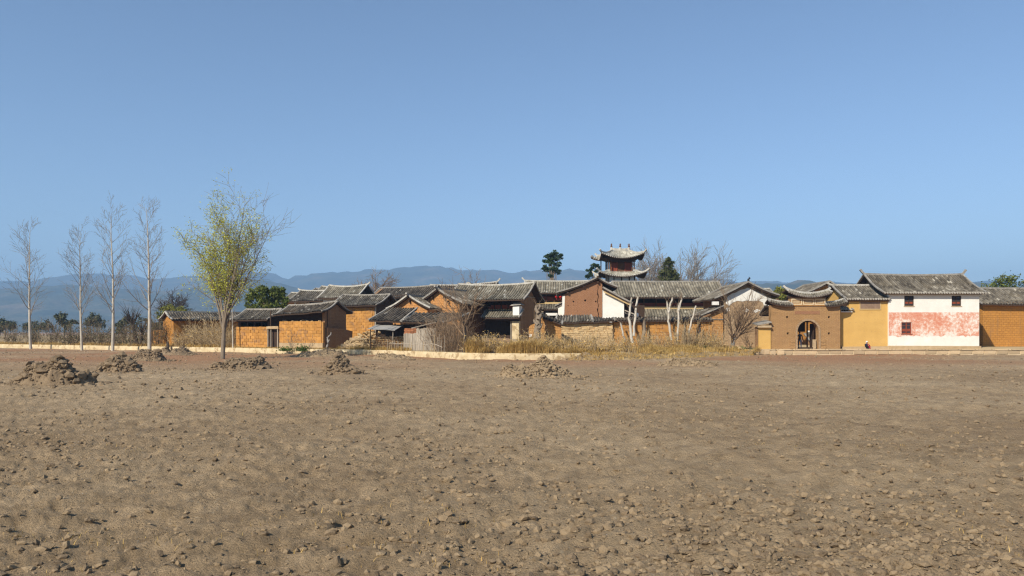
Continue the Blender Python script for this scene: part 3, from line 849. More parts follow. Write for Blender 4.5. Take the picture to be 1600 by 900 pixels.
for z in (gz - 0.75, gz - 1.2):
    for sx in (-1, 1):
        h.part('purlin', wood_dark, lambda m: m.box(h.w / 2 + sx * (gz - z) * 1.05 - 0.07, h.w / 2 + sx * (gz - z) * 1.05 + 0.07, -0.35, 0.0, z - 0.2, z - 0.02))

h = House('lean_to', 'lean-to shed with two patched tile slopes below the small ochre gables', 588, 79.5, -16, 694, 4.0, cat='shed')
w = h.w
zl, zr = h.hz(500.5, 79), h.hz(505, 76.6)
roof_slope(h.root, (-0.55, -0.6, zl), (3.0, -0.6, zl - 0.2), (-0.2, 3.6, h.hz(483, 83)), (3.05, 3.6, h.hz(482, 82.3)), tiles_dark, 0.05, 0.0, wob=0.1, pitch=0.31, vmat=ridge_grey)
roof_slope(h.root, (3.1, -0.6, zl - 0.22), (w + 0.1, -0.6, zr), (3.15, 2.6, h.hz(489.5, 81)), (w + 1.9, 2.6, h.hz(490, 79)), tiles_dark, 0.05, 0.0, wob=0.1, pitch=0.31, vmat=ridge_grey)
stones_on(h.root, 9, lambda: (lambda t: (3.05 + random.uniform(-.1, .1), -0.5 + 3.6 * t, zl - 0.05 + 1.25 * t))(random.random()), 0.16, 0.3, meshes=[rock_mesh('stone', ridge_white, 77 + i) for i in range(2)])
h.wall_front(wood_dark, zr - 0.1, y=1.0)
for x in (0.1, 2.2, w - 0.2): h.part('post', wood_dark, lambda m: m.tube([(x, -0.2, 0), (x, -0.2, zr)], 0.08, 6))
h.part('eave_beam', wood_dark, lambda m: m.bar([(-0.4, -0.35, zl - 0.12), (w, -0.35, zr - 0.1)], 0.14, 0.12))
h.wall_side(wood_dark, rect(-0.4, 3.4, 0, 2.6), w, ())

# --- two-storey house with a deep eave, white pillar and dark side
h = House('courtyard_house', 'two-storey house with a steep dark gable side, shaded balcony and white pillar', 812, 86, -18, 703, 6.9, right=True)
ez = h.hz(468.5, 85.3) + 0.35
h.gable_x(ez, h.hz(446.5, 89.8), None, right=old_mud, left=old_mud, over=0.85, gl=0.3, gr=0.75, tiles=tiles_pale, front=False, lift=0.22, rmat=ridge_white, vmat=ridge_grey, wob=0.03, sag=0.2, pitch=0.31)
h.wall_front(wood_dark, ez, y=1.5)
w = h.w
xa, zt = h.on_front(760, 485, 0.9); zb_ = h.on_front(790, 497, -0.7)[1]
roof_slope(h.root, (xa, -0.75, zb_), (w + 0.15, -0.75, zb_), (xa, 0.95, zt), (w + 0.15, 0.95, zt), tiles_pale, 0.05, 0.0, pitch=0.29)
h.part('balcony_beam', wood_yellow, lambda m: m.box(xa, w - 0.2, 0.96, 1.1, zt - 0.1, zt + 0.14))
h.part('balcony_panel', wood_red, lambda m: m.box(xa, w - 0.75, 1.15, 1.2, zt + 0.14, zt + 0.62))
for k in range(5):
    x = xa + 0.1 + k * (w - 1 - xa) / 4
    h.part('balcony_post', wood_dark, lambda m: m.box(x - 0.06, x + 0.06, 1.05, 1.14, zt + 0.14, ez))
pz0, pz1 = h.on_front(808, 490)[1], h.on_front(808, 478)[1]
h.part('pillar_head', white_plaster, lambda m: m.box(w - 0.72, w + 0.03, -0.3, 0.8, pz0 - 0.2, pz1))
h.part('pillar_cap', ridge_grey, lambda m: m.hexa([(w - 1.0, -0.5, pz1), (w + 0.3, -0.5, pz1 + .1), (w + 0.3, 1, pz1 + .1), (w - 1, 1, pz1), (w - 0.6, -0.2, pz1 + .36), (w, -0.2, pz1 + .36), (w, 0.8, pz1 + .36), (w - .6, .8, pz1 + .36)]))
zl0 = h.on_front(804, 502)[1]
h.part('pillar', limewash, lambda m: m.box(w - 0.85, w - 0.03, -0.2, 0.5, -0.3, zl0))
h.part('pillar_beam', wood_dark, lambda m: m.box(xa, w, -0.1, 0.1, zl0, zl0 + 0.18))
h.part('pillar_post', wood_grey, lambda m: m.box(w - 1.05, w - 0.95, -0.1, 0.0, -0.2, zl0))
h.part('gable_tie', wood_grey, lambda m: m.box(w + 0.02, w + 0.09, 1.6, 6.0, ez + 0.1, ez + 0.2))
h.part('dwarf_wall', panel_brown, lambda m: m.box(xa, w - 1.2, 0.0, 0.2, -0.3, 1.1))

# --- house with a red-brown gallery and lanterns
h = House('courtyard_house', 'grey-roofed house with a red-brown wooden gallery and a pale cross beam', 822, 106, -4, 944, 7.2)
ez = h.hz(458, 105.4) + 0.2
h.gable_x(ez, h.hz(441, 109.6), None, right=wood_dark, left=white_plaster, over=0.6, gl=0.35, gr=0.2, tiles=tiles_pale, front=False, lift=0.12, rmat=ridge_white, vmat=ridge_white, wob=0.03, horn=0.45, ends=(1, 0), pitch=0.34)
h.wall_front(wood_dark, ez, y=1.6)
w = h.w
z1, z2, z3 = h.hz(470, 106), h.hz(475.5, 106), h.hz(484, 105)
h.part('gallery_panel', wood_red, lambda m: m.box(1.5, w, 0.5, 0.56, z1, h.hz(463, 106)))
h.part('gallery_beam', wood_yellow, lambda m: m.box(1.5, w, 0.3, 0.5, z2 + 0.05, z2 + 0.3))
for k in range(8): h.part('gallery_post', wood_brown, lambda m: m.box(1.6 + k * 1.1, 1.74 + k * 1.1, 0.32, 0.46, z2 + 0.3, ez))
roof_slope(h.root, (0.8, -0.9, z3), (w, -0.9, z3), (0.8, 0.5, z2), (w, 0.5, z2), tiles_grey, 0.04, 0, pitch=0.34)
xs, _ = h.on_front(853, 490); xt, _ = h.on_front(871, 490)
h.part('signboard', white_plaster, lambda m: m.box(xs, xt, -0.6, -0.55, h.hz(493, 105), h.hz(489, 105)))
for (u, v) in ((869.5, 463), (875.5, 463)):
    x, z = h.on_front(u, v, -0.1)
    p = h.root.matrix_basis @ Vector((x, -0.1, z))
    mb = MB(); mb.tube([(0, 0, -0.22), (0, 0, -0.16), (0, 0, 0), (0, 0, 0.16), (0, 0, 0.22)], [0.1, 0.2, 0.25, 0.2, 0.1], 10)
    L = thing('lantern', 'round red paper lantern under the gallery eave, ' + ('beside the tall brown gable' if u > 872 else 'the one farther from the brown gable'), 'lantern', p, group='red lanterns')
    mb.build('shade', red_silk, L, smooth=True)
    mb = MB(); mb.tube([(0, 0, 0.22), (0, 0, 0.5)], 0.015, 4); mb.build('cord', iron, L)
    mb = MB(); mb.tube([(0, 0, -0.22), (0, 0, -0.42)], [0.03, 0.05], 5); mb.build('tassel', red_paint, L)

# --- brown gable with a white lean-to
h = House('adobe_house', 'tall brown mud gable with beam holes and a long crack, joined to a white wall', 879, 91, -3, 941, 7.5)
w = h.w
hs = []
for (u, v, r) in ((896, 471.3, .10), (914.5, 469.3, .13), (931, 471, .11), (906.4, 455.8, .07), (887.7, 477.4, .06), (896.3, 476.6, .05), (919.5, 451, .06), (903, 486, .05)):
    x, z = h.on_front(u, v); hs.append([(x + r * random.uniform(.8, 1.2) * math.cos(a * 1.047), z + r * random.uniform(.8, 1.2) * math.sin(a * 1.047)) for a in range(6)])
cr = []; cl = []
for k in range(18):
    v = 446 + k * 2.9; x, z = h.on_front(934 + 0.7 * math.sin(k * 1.3) + (k * 0.03), v)
    wd = 0.022 + 0.03 * random.random() + (0.03 if k in (5, 13) else 0)
    cr.append((x + wd, z)); cl.append((x - wd, z))
hs.append(cr[::-1] + cl)
ezl, rz = h.hz(461, 91), h.hz(437.5, 91)
xr_, ezr = h.on_front(941, 441.5)
out = [(0, -0.3), (w, -0.3), (w, ezr), (h.on_front(933, 438.5)), (0, ezl)]
h.wall_front(adobe_brown, 0, top=out, holes=hs, thick=0.3)
h.wall_front(wood_dark, 0, top=[(0.1, -.2), (w - .1, -.2), (w - .1, ezr - .4), (0.1, ezl - .4)], y=0.6, thick=0.1)
h.wall_side(old_mud, rect(0.31, 7.2, -0.3, ezr), w, ())
h.wall_side(white_plaster, rect(0.31, 7.2, -0.3, ezl), 0, (), False)
rx, rzz = h.on_front(933, 435.5)
xl, zl = h.on_front(870, 458.5); xr, zr = h.on_front(964, 450)
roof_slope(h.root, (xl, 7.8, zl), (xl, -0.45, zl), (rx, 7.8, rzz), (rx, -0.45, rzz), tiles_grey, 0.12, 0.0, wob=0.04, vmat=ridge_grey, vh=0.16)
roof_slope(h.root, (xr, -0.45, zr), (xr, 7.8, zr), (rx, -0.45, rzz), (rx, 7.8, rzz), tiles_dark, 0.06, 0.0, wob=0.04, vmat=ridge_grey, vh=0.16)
ridge(h.root, (rx, -0.5, rzz), (rx, 7.8, rzz), ridge_white, 0.0, horn=0.25, ends=(1, 0))
for (u, v) in ((911.5, 448), (887, 457.5), (934, 441)):
    x, z = h.on_front(u, v); h.part('purlin_end', wood_dark, lambda m: m.box(x - 0.1, x + 0.1, -0.36, 0.0, z - 0.1, z + 0.1))
h.part('corner_plaster', white_plaster, lambda m: m.wall([(-0.03, 3.0), (0.16, 3.0), (0.28, ezl - 0.1), (-0.03, ezl - 0.1)], (), (0, -0.03, 0), thick=0.028))
xw0, zw0 = h.on_front(941.5, 453); xw1, zw1 = h.on_front(975, 471)
h.part('white_wall', white_plaster, lambda m: m.wall([(xw0, -0.3), (xw1, -0.3), (xw1, zw1), (xw0, zw0)], (), (0, -0.04, 0), thick=0.3))
xq, zq = h.on_front(987, 475.5)
roof_slope(h.root, (xq, -0.45, zq), (xq, 5.5, zq), (xw0 - 0.05, -0.45, zw0 + 0.16), (xw0 - 0.05, 5.5, zw0 + 0.16), tiles_grey, 0.03, 0.0, wob=0.02, vmat=ridge_grey, vh=0.18)
h.part('verge_board', wood_yellow, lambda m: m.bar([(xw0 + 0.1, -0.34, zw0 - 0.28), (xq - 0.2, -0.34, zq - 0.18)], 0.1, 0.14))
for k in range(2): h.part('strut', wood_grey, lambda m: m.bar([(xw1 + 0.05, -0.1 + k * 0.4, zw1 - 1.1 - k * 0.25), (xw1 + 1.6, -0.3 + k * 0.3, zw1 - 1.75 - k * 0.2)], 0.12, 0.12))
h.part('dark_bay', wood_dark, lambda m: m.box(xw1, xw1 + 2.6, 1.5, 1.6, -0.3, zw1 - 0.4))
x0, _ = h.on_front(872, 480, 0.6); zt = h.hz(478.5, 91.6)
h.part('white_pier', white_plaster, lambda m: m.box(x0, 0.0 - 0.02, 0.5, 1.2, 0, zt))
roof_slope(h.root, (x0 - 0.35, 1.4, zt - 0.05), (x0 - 0.35, 0.3, zt - 0.05), (0.1, 1.4, zt + 0.4), (0.1, 0.3, zt + 0.4), tiles_grey, 0, 0, wob=0.0)

# --- long gallery house beside the tower
h = House('courtyard_house', 'long tile-ribbed roof over a shaded wooden gallery beneath the bare trees', 964, 99, 0, 1131, 7.2)
ez = h.hz(464, 98.2) + 0.3
h.gable_x(ez, h.hz(441.5, 102.6), None, right=old_mud, left=white_plaster, over=0.8, gl=0.2, gr=0.3, tiles=tiles_pale, front=False, lift=0.03, rmat=ridge_grey, wob=0.02, sag=0.18, pitch=0.36)
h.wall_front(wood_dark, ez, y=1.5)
w = h.w
z1, z2, z3 = h.hz(479, 99), h.hz(483, 99), h.hz(496, 97.6)
h.part('gallery_panel', wood_red, lambda m: m.box(0, w, 0.75, 0.8, z1, h.hz(473, 99)))
h.part('gallery_beam', wood_yellow, lambda m: m.box(0, w - 1, 0.4, 0.6, z2 + 0.02, z1 + 0.02))
for k in range(9): h.part('gallery_post', wood_brown, lambda m: m.box(0.3 + k * 1.6, 0.46 + k * 1.6, 0.6, 0.74, z1, ez))
roof_slope(h.root, (1.5, -1.4, z3), (w - 1.2, -1.4, z3), (1.5, 0.5, z2), (w - 1.2, 0.5, z2), tiles_pale, 0.06, 0, pitch=0.36)
h.part('lower_wall', wood_dark, lambda m: m.box(0.4, w - 0.4, 0.2, 0.3, -0.3, z3 - 0.1))

# --- gable house with peeling plaster
h = House('adobe_house', 'brown gable house with peeling white plaster behind a spreading bare bush', 1131, 85, 2, 1205, 8.0)
w = h.w
h.gable_y(h.hz(460, 85), h.hz(459, 85), h.hz(443, 85), mud_grey, right=old_mud, left=old_mud, over=1.0, gf=0.6, tiles=tiles_grey, vmat=ridge_grey, vh=0.16, rf=0.48, overl=1.2, overr=0.7, wob=0.08)
pts = [(1137, 463), (1143, 459), (1150, 457), (1157, 453), (1164, 451.5), (1168, 449.5), (1175, 452), (1182, 456), (1190, 458.5), (1197, 463), (1200, 468), (1202, 476), (1198, 482), (1194, 479), (1192, 472.5), (1186, 470), (1176, 470.5),
       (1166, 469.5), (1160, 471), (1152, 470), (1144, 473), (1139, 478), (1134, 474)]
P = [h.on_front(u, v) for u, v in pts][::-1]
h.part('plaster', white_plaster, lambda m: m.wall(P, (), (0, -0.03, 0), thick=0.028))
for blob in ([(1160, 486), (1166, 482), (1171, 484), (1168, 488)], [(1177, 486), (1183, 483), (1188, 485), (1180, 489)], [(1134, 482), (1139, 479), (1140, 486), (1136, 488)]):
    B = [h.on_front(u, v) for u, v in blob]
    h.part('plaster', white_plaster, lambda m: m.wall(B, (), (0, -0.03, 0), thick=0.028))
x, z = h.on_front(1167.5, 441)
h.part('finial', iron, lambda m: m.tube([(x, -0.5, z - 0.1), (x - 0.05, -0.5, z + 0.25), (x + 0.12, -0.5, z + 0.45), (x + 0.0, -0.5, z + 0.55)], [0.16, 0.13, 0.1, 0.03], 6))
x0, zA = h.on_front(1098, 494, -0.5); x1, zB = h.on_front(1131, 479, -0.5)
h.part('side_wall', adobe_pale, lambda m: m.wall([(x0 + 0.3, -0.3), (x1 + 0.0, -0.3), (x1 + 0.0, zB - 0.25), (x0 + 0.3, zA - 0.2)], (), (0, -0.25, 0), thick=0.24))
roof_slope(h.root, (x0 - 0.2, 4, zA), (x0 - 0.2, -0.65, zA), (x1, 4, zB), (x1, -0.65, zB), tiles_dark, 0, 0, wob=0.03, vmat=ridge_grey)
h.part('tile_course', ridge_grey, lambda m: m.box(x0 + 0.3, x1, -0.36, -0.25, h.hz(499, 84), h.hz(498, 84)))
xa, za = h.on_front(1118, 474, -0.4); h.part('white_box', white_plaster, lambda m: m.box(xa - 0.3, xa + 0.35, -0.5, 0.0, za - 0.18, za + 0.2))

# --- garden walls in the middle
h = House('courtyard_wall', 'mottled rubble stone wall under a ragged tile coping, below the brown gable', 873, 79, 0, 957, 0.5, cat='wall')
wt = h.hz(503.5, 79)
h.wall_front(joint_mud, wt, thick=0.4)
mbs = MB(); z = 0.0
while z < wt - 0.05:
    hh = random.uniform(0.10, 0.2); x = random.uniform(-0.3, 0)
    while x < h.w:
        ww = random.uniform(0.22, 0.62)
        if z + hh < wt: mbs.box(max(0, x), min(h.w, x + ww - 0.03), -random.uniform(0.02, 0.1), 0.05, z, z + hh - 0.025, 0.02)
        x += ww
    z += hh
mbs.build('stones', stone_tan, h.root, kind='stuff')
xm = h.on_front(925, 500)[0]
roof_slope(h.root, (-0.4, -0.4, wt - 0.02), (xm, -0.4, wt + 0.0), (-0.1, 1.1, h.hz(494, 80)), (xm, 1.1, h.hz(493.5, 80)), tiles_grey, 0, 0, wob=0.1, pitch=0.3)
roof_slope(h.root, (xm + 0.05, -0.4, wt), (h.w + 0.2, -0.4, wt + 0.1), (xm + 0.05, 0.8, h.hz(496, 80)), (h.w + 0.2, 0.8, h.hz(498, 80)), tiles_dark, 0, 0, wob=0.12, pitch=0.3)

h = House('courtyard_wall', 'long ochre mud-block wall with a thin tile coping behind pollarded trees', 957.5, 79.3, 0, 1112, 0.5, cat='wall')
wt = h.hz(501.5, 79.3)
h.wall_front(joint_mud, wt, thick=0.4)
block_wall(h.root, 0.05, h.w, 0.35, wt, bw=0.6, bh=0.36, keep=0.97)
roof_slope(h.root, (-0.1, -0.35, wt - 0.02), (h.w + 0.1, -0.35, wt - 0.02), (-0.1, 0.3, wt + 0.26), (h.w + 0.1, 0.3, wt + 0.26), tiles_dark, 0, 0, wob=0.08, pitch=0.3, verge=(0, 0))
xa, za = h.on_front(996, 492.5, -0.3)
o = thing('white_lamp', 'small white globe lamp on a short pole above the ochre block wall', 'lamp', h.root.matrix_basis @ Vector((xa, 0.3, wt)))
mb = MB(); mb.tube([(0, 0, 0), (0, 0, za - wt - 0.2)], 0.03, 6); mb.build('pole', iron, o)
mb = MB(); mb.tube([(0, 0, za - wt + k) for k in (-.24, -.18, 0, .18, .24)], [0.08, 0.2, 0.26, 0.2, 0.08], 10); mb.build('globe', white_plaster, o, smooth=True)

h = House('ruined_wall', 'crumbling mud wall stepping down beside the pollarded stump', 826, 76.5, -5, 877, 0.5, cat='wall')
P = [(0, -.3), (h.w, -.3)] + [h.on_front(u, v) for u, v in ((877, 507), (872, 504.5), (866, 502), (860, 500), (856, 497.5), (850, 494.5), (846, 493), (841, 495), (838, 499), (836, 503), (834, 506.5), (829, 508), (826.5, 511))]
h.wall_front(adobe_pale, 0, top=P, thick=0.5, holes=[[h.on_front(u, v) for u, v in ((853, 527), (857, 527), (856.5, 516), (853.5, 517))]])
roof_slope(h.root, (h.on_front(848, 0)[0], -0.4, h.hz(496, 76)), (h.w + 0.1, -0.4, h.hz(508, 76)), (h.on_front(848, 0)[0] - 0.1, 0.7, h.hz(490, 77)), (h.w + 0.1, 0.7, h.hz(503, 77)), tiles_dark, 0, 0, wob=0.08, pitch=0.3, verge=(1, 1))
h.part('broken_face', adobe_pale, lambda m: m.wall([(0.1, -.3), (1.3, -.3), (1.35, 0.9), (1.0, 1.35), (0.55, 1.5), (0.1, 1.35)], (), (0.0, -0.8, 0), thick=0.5))
h.part('white_top', white_plaster, lambda m: m.box(0.1, 0.35, -0.85, -0.3, 1.36, 1.6, 0.04))
h.wall_front(wood_dark, 1.8, y=0.6, x0=1.2, x1=h.w - 0.3, thick=0.1)
stones_on(h.root, 16, lambda: (random.uniform(-0.8, h.w), random.uniform(-1.6, -0.3), random.uniform(0, 0.25)), 0.25, 0.6)
# ------------------------------------------------------------------ the village gate, its neighbours and the tower
h = House('village_gate', 'mud-brick village gate with a round arch and swept tile crest', 1205, 79, 0, 1313, 6.0, zb=0.57, cat='gate')
w = h.w; q = lambda u, v: h.on_front(u, v)
A = [q(1246, 545.3)[0], q(1279, 545.3)[0], 0.0, q(1260, 501)[1]]
xc0, xc1 = q(1235.5, 0)[0], q(1290, 0)[0]; zw = q(0, 477)[1]; zc = q(0, 465)[1]
out = [(0, -0.5), (A[0], -0.5)] + [(A[0], A[3] - (A[1] - A[0]) / 2)] + arch(*A)[3:-1][::-1] + [(A[1], A[3] - (A[1] - A[0]) / 2), (A[1], -0.5), (w, -0.5), (w, zw), (xc1, zw), (xc1, zc), (xc0, zc), (xc0, zw), (0, zw)]
hs = [hole(*q(u, v), 0.10) for u, v in ((1230, 495.5), (1231, 521), (1295.3, 495.5), (1295.3, 521))]
h.wall_front(gate_mud, 0, top=out, holes=hs, thick=0.75)
h.wall_front(wood_dark, zw - 0.3, y=0.85, x0=0.2, x1=A[0] - 0.35, thick=0.1)
h.wall_front(wood_dark, zw - 0.3, y=0.85, x0=A[1] + 0.35, x1=w - 0.2, thick=0.1)
ao = arch(A[0] - 0.2, A[1] + 0.2, 0, A[3] + 0.2)
ring = [(A[0] - 0.2, 0.0)] + [ao[-1]] + ao[3:-1][::-1] + [ao[2], ao[1]] + [(A[1], 0.0), (A[1], A[3] - (A[1] - A[0]) / 2)] + arch(*A)[3:-1] + [(A[0], A[3] - (A[1] - A[0]) / 2), (A[0], 0.0)]
h.part('arch_ring', mud_grey, lambda m: m.wall(ring, (), (0, -0.06, 0), thick=0.058))
# stone jambs at the foot of the arch
for x in (A[0] - 0.75, A[1] + 0.22):
    z = 0.0
    for k in range(3):
        h.part('jamb_stone', gate_mud, lambda m: m.box(x, x + 0.52, -0.05, 0.1, z + 0.01, z + 0.31, 0.008)); z += 0.33
# plaster frieze: three framed panels
z0, z1 = q(0, 476.5)[1], q(0, 466)[1]; L = (xc1 - xc0)
for k in range(3):
    a = xc0 + 0.06 + k * L / 3; b = a + L / 3 - 0.1
    h.part('frieze_frame', mortar_pale, lambda m: m.wall(rect(a, b, z0 + 0.02, z1 - 0.05), [rect(a + 0.09, b - 0.09, z0 + 0.12, z1 - 0.15)], (0, -0.05, 0), thick=0.048))
    h.part('frieze_panel', stone_plinth, lambda m: m.box(a + 0.2, b - 0.2, -0.02, -0.002, z0 + 0.2, z1 - 0.24))
h.part('frieze_sill', adobe_pale, lambda m: m.box(xc0, xc1, -0.1, -0.002, z0 - 0.09, z0))
h.part('inscription_band', adobe_brown, lambda m: m.box(q(1242, 0)[0], q(1281, 0)[0], -0.012, -0.002, q(0, 491)[1], q(0, 486)[1]))
# crest roof and wing roofs, all swept up at the ends
zE, zR = q(0, 463.5)[1], q(0, 458.5)[1]
roof_slope(h.root, (xc0 - 0.45, -0.5, zE), (xc1 + 0.45, -0.5, zE - 0.1), (xc0 - 0.35, 0.35, zR), (xc1 + 0.35, 0.35, zR - 0.15), tiles_pale, 0.0, 0.42, 0.5, pitch=0.24, wob=0, vmat=ridge_white, eave_trim=ridge_grey)
roof_slope(h.root, (xc1 + 0.45, 1.2, zE - .1), (xc0 - 0.45, 1.2, zE), (xc1 + 0.35, 0.35, zR - .15), (xc0 - 0.35, 0.35, zR), tiles_pale, 0.0, 0.42, 0.5, pitch=0.24, wob=0, verge=(0, 0))
ridge(h.root, (xc0 - 0.35, 0.35, zR), (xc1 + 0.35, 0.35, zR - 0.15), ridge_white, 0.42, w=0.2, h=0.2, horn=0.25, horn_len=0.35)
h.part('crest_board', wood_dark, lambda m: m.box(xc0 - 0.1, xc1 + 0.1, -0.12, 0.7, zc, zE + 0.05))
for (a, b, za, zb, la, lb) in ((-0.25, xc0 + 0.05, q(0, 473.5)[1], q(0, 478.5)[1], 0.3, 0), (xc1 - 0.05, w + 0.5, q(0, 479)[1], q(0, 474)[1], 0, 0.4)):
    roof_slope(h.root, (a, -0.4, za - 0.1), (b, -0.4, zb - 0.1), (a, 0.4, za + 0.26), (b, 0.4, zb + 0.26), tiles_grey, 0, 0.12, 0.14, pitch=0.25, wob=0, vmat=ridge_grey, verge=(1, 1))
    roof_slope(h.root, (b, 1.2, zb - 0.1), (a, 1.2, za - 0.1), (b, 0.4, zb + 0.26), (a, 0.4, za + 0.26), tiles_grey, 0, 0.12, 0.14, pitch=0.25, wob=0, verge=(0, 0))
    ridge(h.root, (a, 0.4, za + 0.26), (b, 0.4, zb + 0.26), ridge_white, 0.12, w=0.18, h=0.16)
# passage behind the arch
h.part('passage_wall', old_mud, lambda m: m.box(A[0] - 0.9, A[0] - 0.6, 0.76, 2.4, -0.4, 3.3))
h.part('passage_wall', old_mud, lambda m: m.box(A[1] + 0.45, A[1] + 0.75, 0.76, 2.6, -0.4, 3.3))
h.part('passage_ceiling', wood_dark, lambda m: m.box(A[0] - 1.0, A[1] + 0.9, 0.76, 2.8, 3.3, 3.45))
roof_slope(h.root, (-0.2, 3.0, 3.5), (w + 0.2, 3.0, 3.5), (-0.2, 1.2, 4.4), (w + 0.2, 1.2, 4.4), tiles_grey, 0, 0)
x, _ = h.on_front(1261, 0, 2.6)
h.part('passage_post', wood_brown, lambda m: m.box(x - 0.06, x + 0.06, 2.5, 2.62, 0, 3.3))
h.part('passage_beam', wood_dark, lambda m: m.box(A[0] - 1, A[1] + 0.8, 2.5, 2.7, 2.75, 3.0))
xa, _ = h.on_front(1256.5, 0, 2.4)
h.part('transom', wood_dark, lambda m: m.box(A[0] - 0.6, xa + 0.1, 2.42, 2.5, 1.75, 3.3))
h.part('door_leaf', wood_dark, lambda m: m.hexa([(A[1] - 0.22, 0.9, 0.05), (A[1] - 0.14, 0.9, 0.05), (A[1] - 0.02, 2.1, 0.05), (A[1] - 0.10, 2.1, 0.05), (A[1] - 0.22, 0.9, 2.6), (A[1] - 0.14, 0.9, 2.6), (A[1] - 0.02, 2.1, 2.6), (A[1] - 0.10, 2.1, 2.6)]))
h.part('door_stone', stone_pale, lambda m: m.box(A[1] - 0.42, A[1] - 0.12, 0.3, 0.62, 0.0, 0.95, 0.03))
h.part('threshold', wood_dark, lambda m: m.box(A[0], A[1], 0.35, 0.5, 0.0, 0.16))

# little shed leaning on the gate
h = House('gate_shed', 'tiny ochre lean-to with a slab roof against the gate side', 1186, 78.9, 0, 1204.5, 1.4, zb=0.45, cat='shed')
w = h.w
h.wall_front(yellow_plaster, 0, top=[(0, -.4), (w - 0.01, -.4), (w - .01, h.hz(507, 79)), (0, h.hz(510, 79))], thick=0.3)
h.wall_side(old_mud, rect(0.31, 1.3, -0.3, h.hz(511, 79)), 0, (), False)
h.part('roof_slab', ridge_grey, lambda m: m.hexa([(-0.35, -0.35, h.hz(508.5, 79)), (w - .02, -0.35, h.hz(504.5, 79)), (w - .02, 1.3, h.hz(501, 79)), (-0.35, 1.3, h.hz(505.5, 79)), (-0.35, -0.35, h.hz(507, 79)), (w - .02, -0.35, h.hz(503, 79)), (w - .02, 1.3, h.hz(499.5, 79)), (-0.35, 1.3, h.hz(504, 79))]))
h.part('stone_rim', stone_pale, lambda m: m.box(-0.2, w - .05, -0.3, -0.02, h.hz(511.5, 79), h.hz(508.6, 79), 0.03))

# --- ochre gable house behind the gate
h = House('adobe_house', 'ochre gable with white-tipped purlins rising behind the gate crest', 1264, 101, 0, 1316, 8.0)
h.gable_y(h.hz(455, 101), h.hz(454, 101), h.hz(441.5, 101), adobe_orange, right=adobe_orange, left=adobe_orange, over=1.0, gf=0.7, tiles=tiles_grey, vmat=ridge_grey, vh=0.18, rf=0.56)
for (u, v) in ((1279, 448.5), (1294, 445.5), (1308, 450), (1269, 454)):
    x, z = h.on_front(u, v); h.part('purlin_end', white_plaster, lambda m: m.box(x - 0.1, x + 0.1, -0.3, 0, z - 0.25, z + 0.12))
x, z = h.on_front(1263, 519); h.part('white_notice', white_plaster, lambda m: m.box(x - 0.1, x + 0.35, -0.06, -0.002, z - 0.15, z + 0.2))
o = House('adobe_house', 'dark grey roof slope tucked between gate crest and ochre gable', 1232, 108, 0, 1262, 7.0)
o.gable_x(o.hz(464, 108), o.hz(456, 111), old_mud, right=old_mud, left=old_mud, tiles=tiles_dark, lift=0.05, gr=0.6)
o = House('adobe_house', 'small grey roof with a white ridge end by the bright green bush', 1176, 100, 0, 1210, 6.0)
o.gable_x(o.hz(462, 100), o.hz(453, 103), old_mud, right=white_plaster, left=old_mud, tiles=tiles_grey, lift=0.05, rmat=ridge_white, gr=0.4)
# dark straw-roofed cart shelter seen through the arch
o = House('lean_to', 'low dark lean-to standing in the lane behind the arch', 1263.5, 97, 0, 1275, 1.5, cat='shed')
o.wall_front(old_mud, 1.2); roof_slope(o.root, (-0.1, -0.5, 0.7), (o.w + 0.4, -0.5, 1.1), (-0.1, 1.2, 1.5), (o.w + 0.4, 1.2, 1.9), tiles_dark, 0, 0)

# --- yellow plastered house
h = House('plastered_house', 'yellow plastered house with a brown wall panel and grey tiled roof', 1326.5, 79.9, 0, 1387.8, 6.4, zb=0.8)
w = h.w
h.gable_x(h.hz(467.5, 79.5) + 0.15, h.hz(447.5, 83.1), yellow_plaster, left=yellow_plaster, over=0.4, gl=0.45, gr=0.0, tiles=tiles_grey, lift=0.03, rmat=ridge_white, vmat=ridge_grey, trim=ridge_white, pitch=0.27, wob=0.02, horn=0.2, ends=(1, 0))
a, zA = h.on_front(1344, 482.5); b, zB = h.on_front(1375, 471.5)
h.part('wall_panel', panel_brown, lambda m: m.box(a, b, -0.04, -0.002, zA, zB))
h.part('panel_frame', wood_yellow, lambda m: m.wall(rect(a - 0.08, b + 0.08, zA - 0.1, zB + 0.03), [rect(a, b, zA, zB)], (0, -0.06, 0), thick=0.058))
h.part('eave_beam', wood_brown, lambda m: m.box(-0.3, w, -0.2, -0.065, h.hz(471, 79.8), h.hz(468.8, 79.8)))
x0, _ = h.on_front(1313.8, 0); zt = h.hz(488, 79.9)
h.part('wing_wall', yellow_plaster, lambda m: m.wall([(x0, -0.3), (-0.005, -0.3), (-0.005, zt), (x0, zt)], (), (0, 0.01, 0), thick=0.4))
h.part('wing_coping', white_plaster, lambda m: m.box(x0 - 0.05, 0.3, -0.14, 0.5, zt, zt + 0.1))
roof_slope(h.root, (x0 - 0.1, -0.25, zt + 0.14), (0.35, -0.25, zt + 0.14), (x0 + 0.05, 0.4, zt + 0.5), (0.25, 0.4, zt + 0.5), tiles_tower, 0, 0, pitch=0.24, wob=0, slab=False)
h.part('wing_core', wood_dark, lambda m: m.box(x0 + 0.1, 0.0, 0.45, 0.8, zt, zt + 1.5))
h.part('wall_foot', stone_plinth, lambda m: m.box(x0, w - 0.02, -0.3, -0.003, -0.4, 0.0, 0.03))

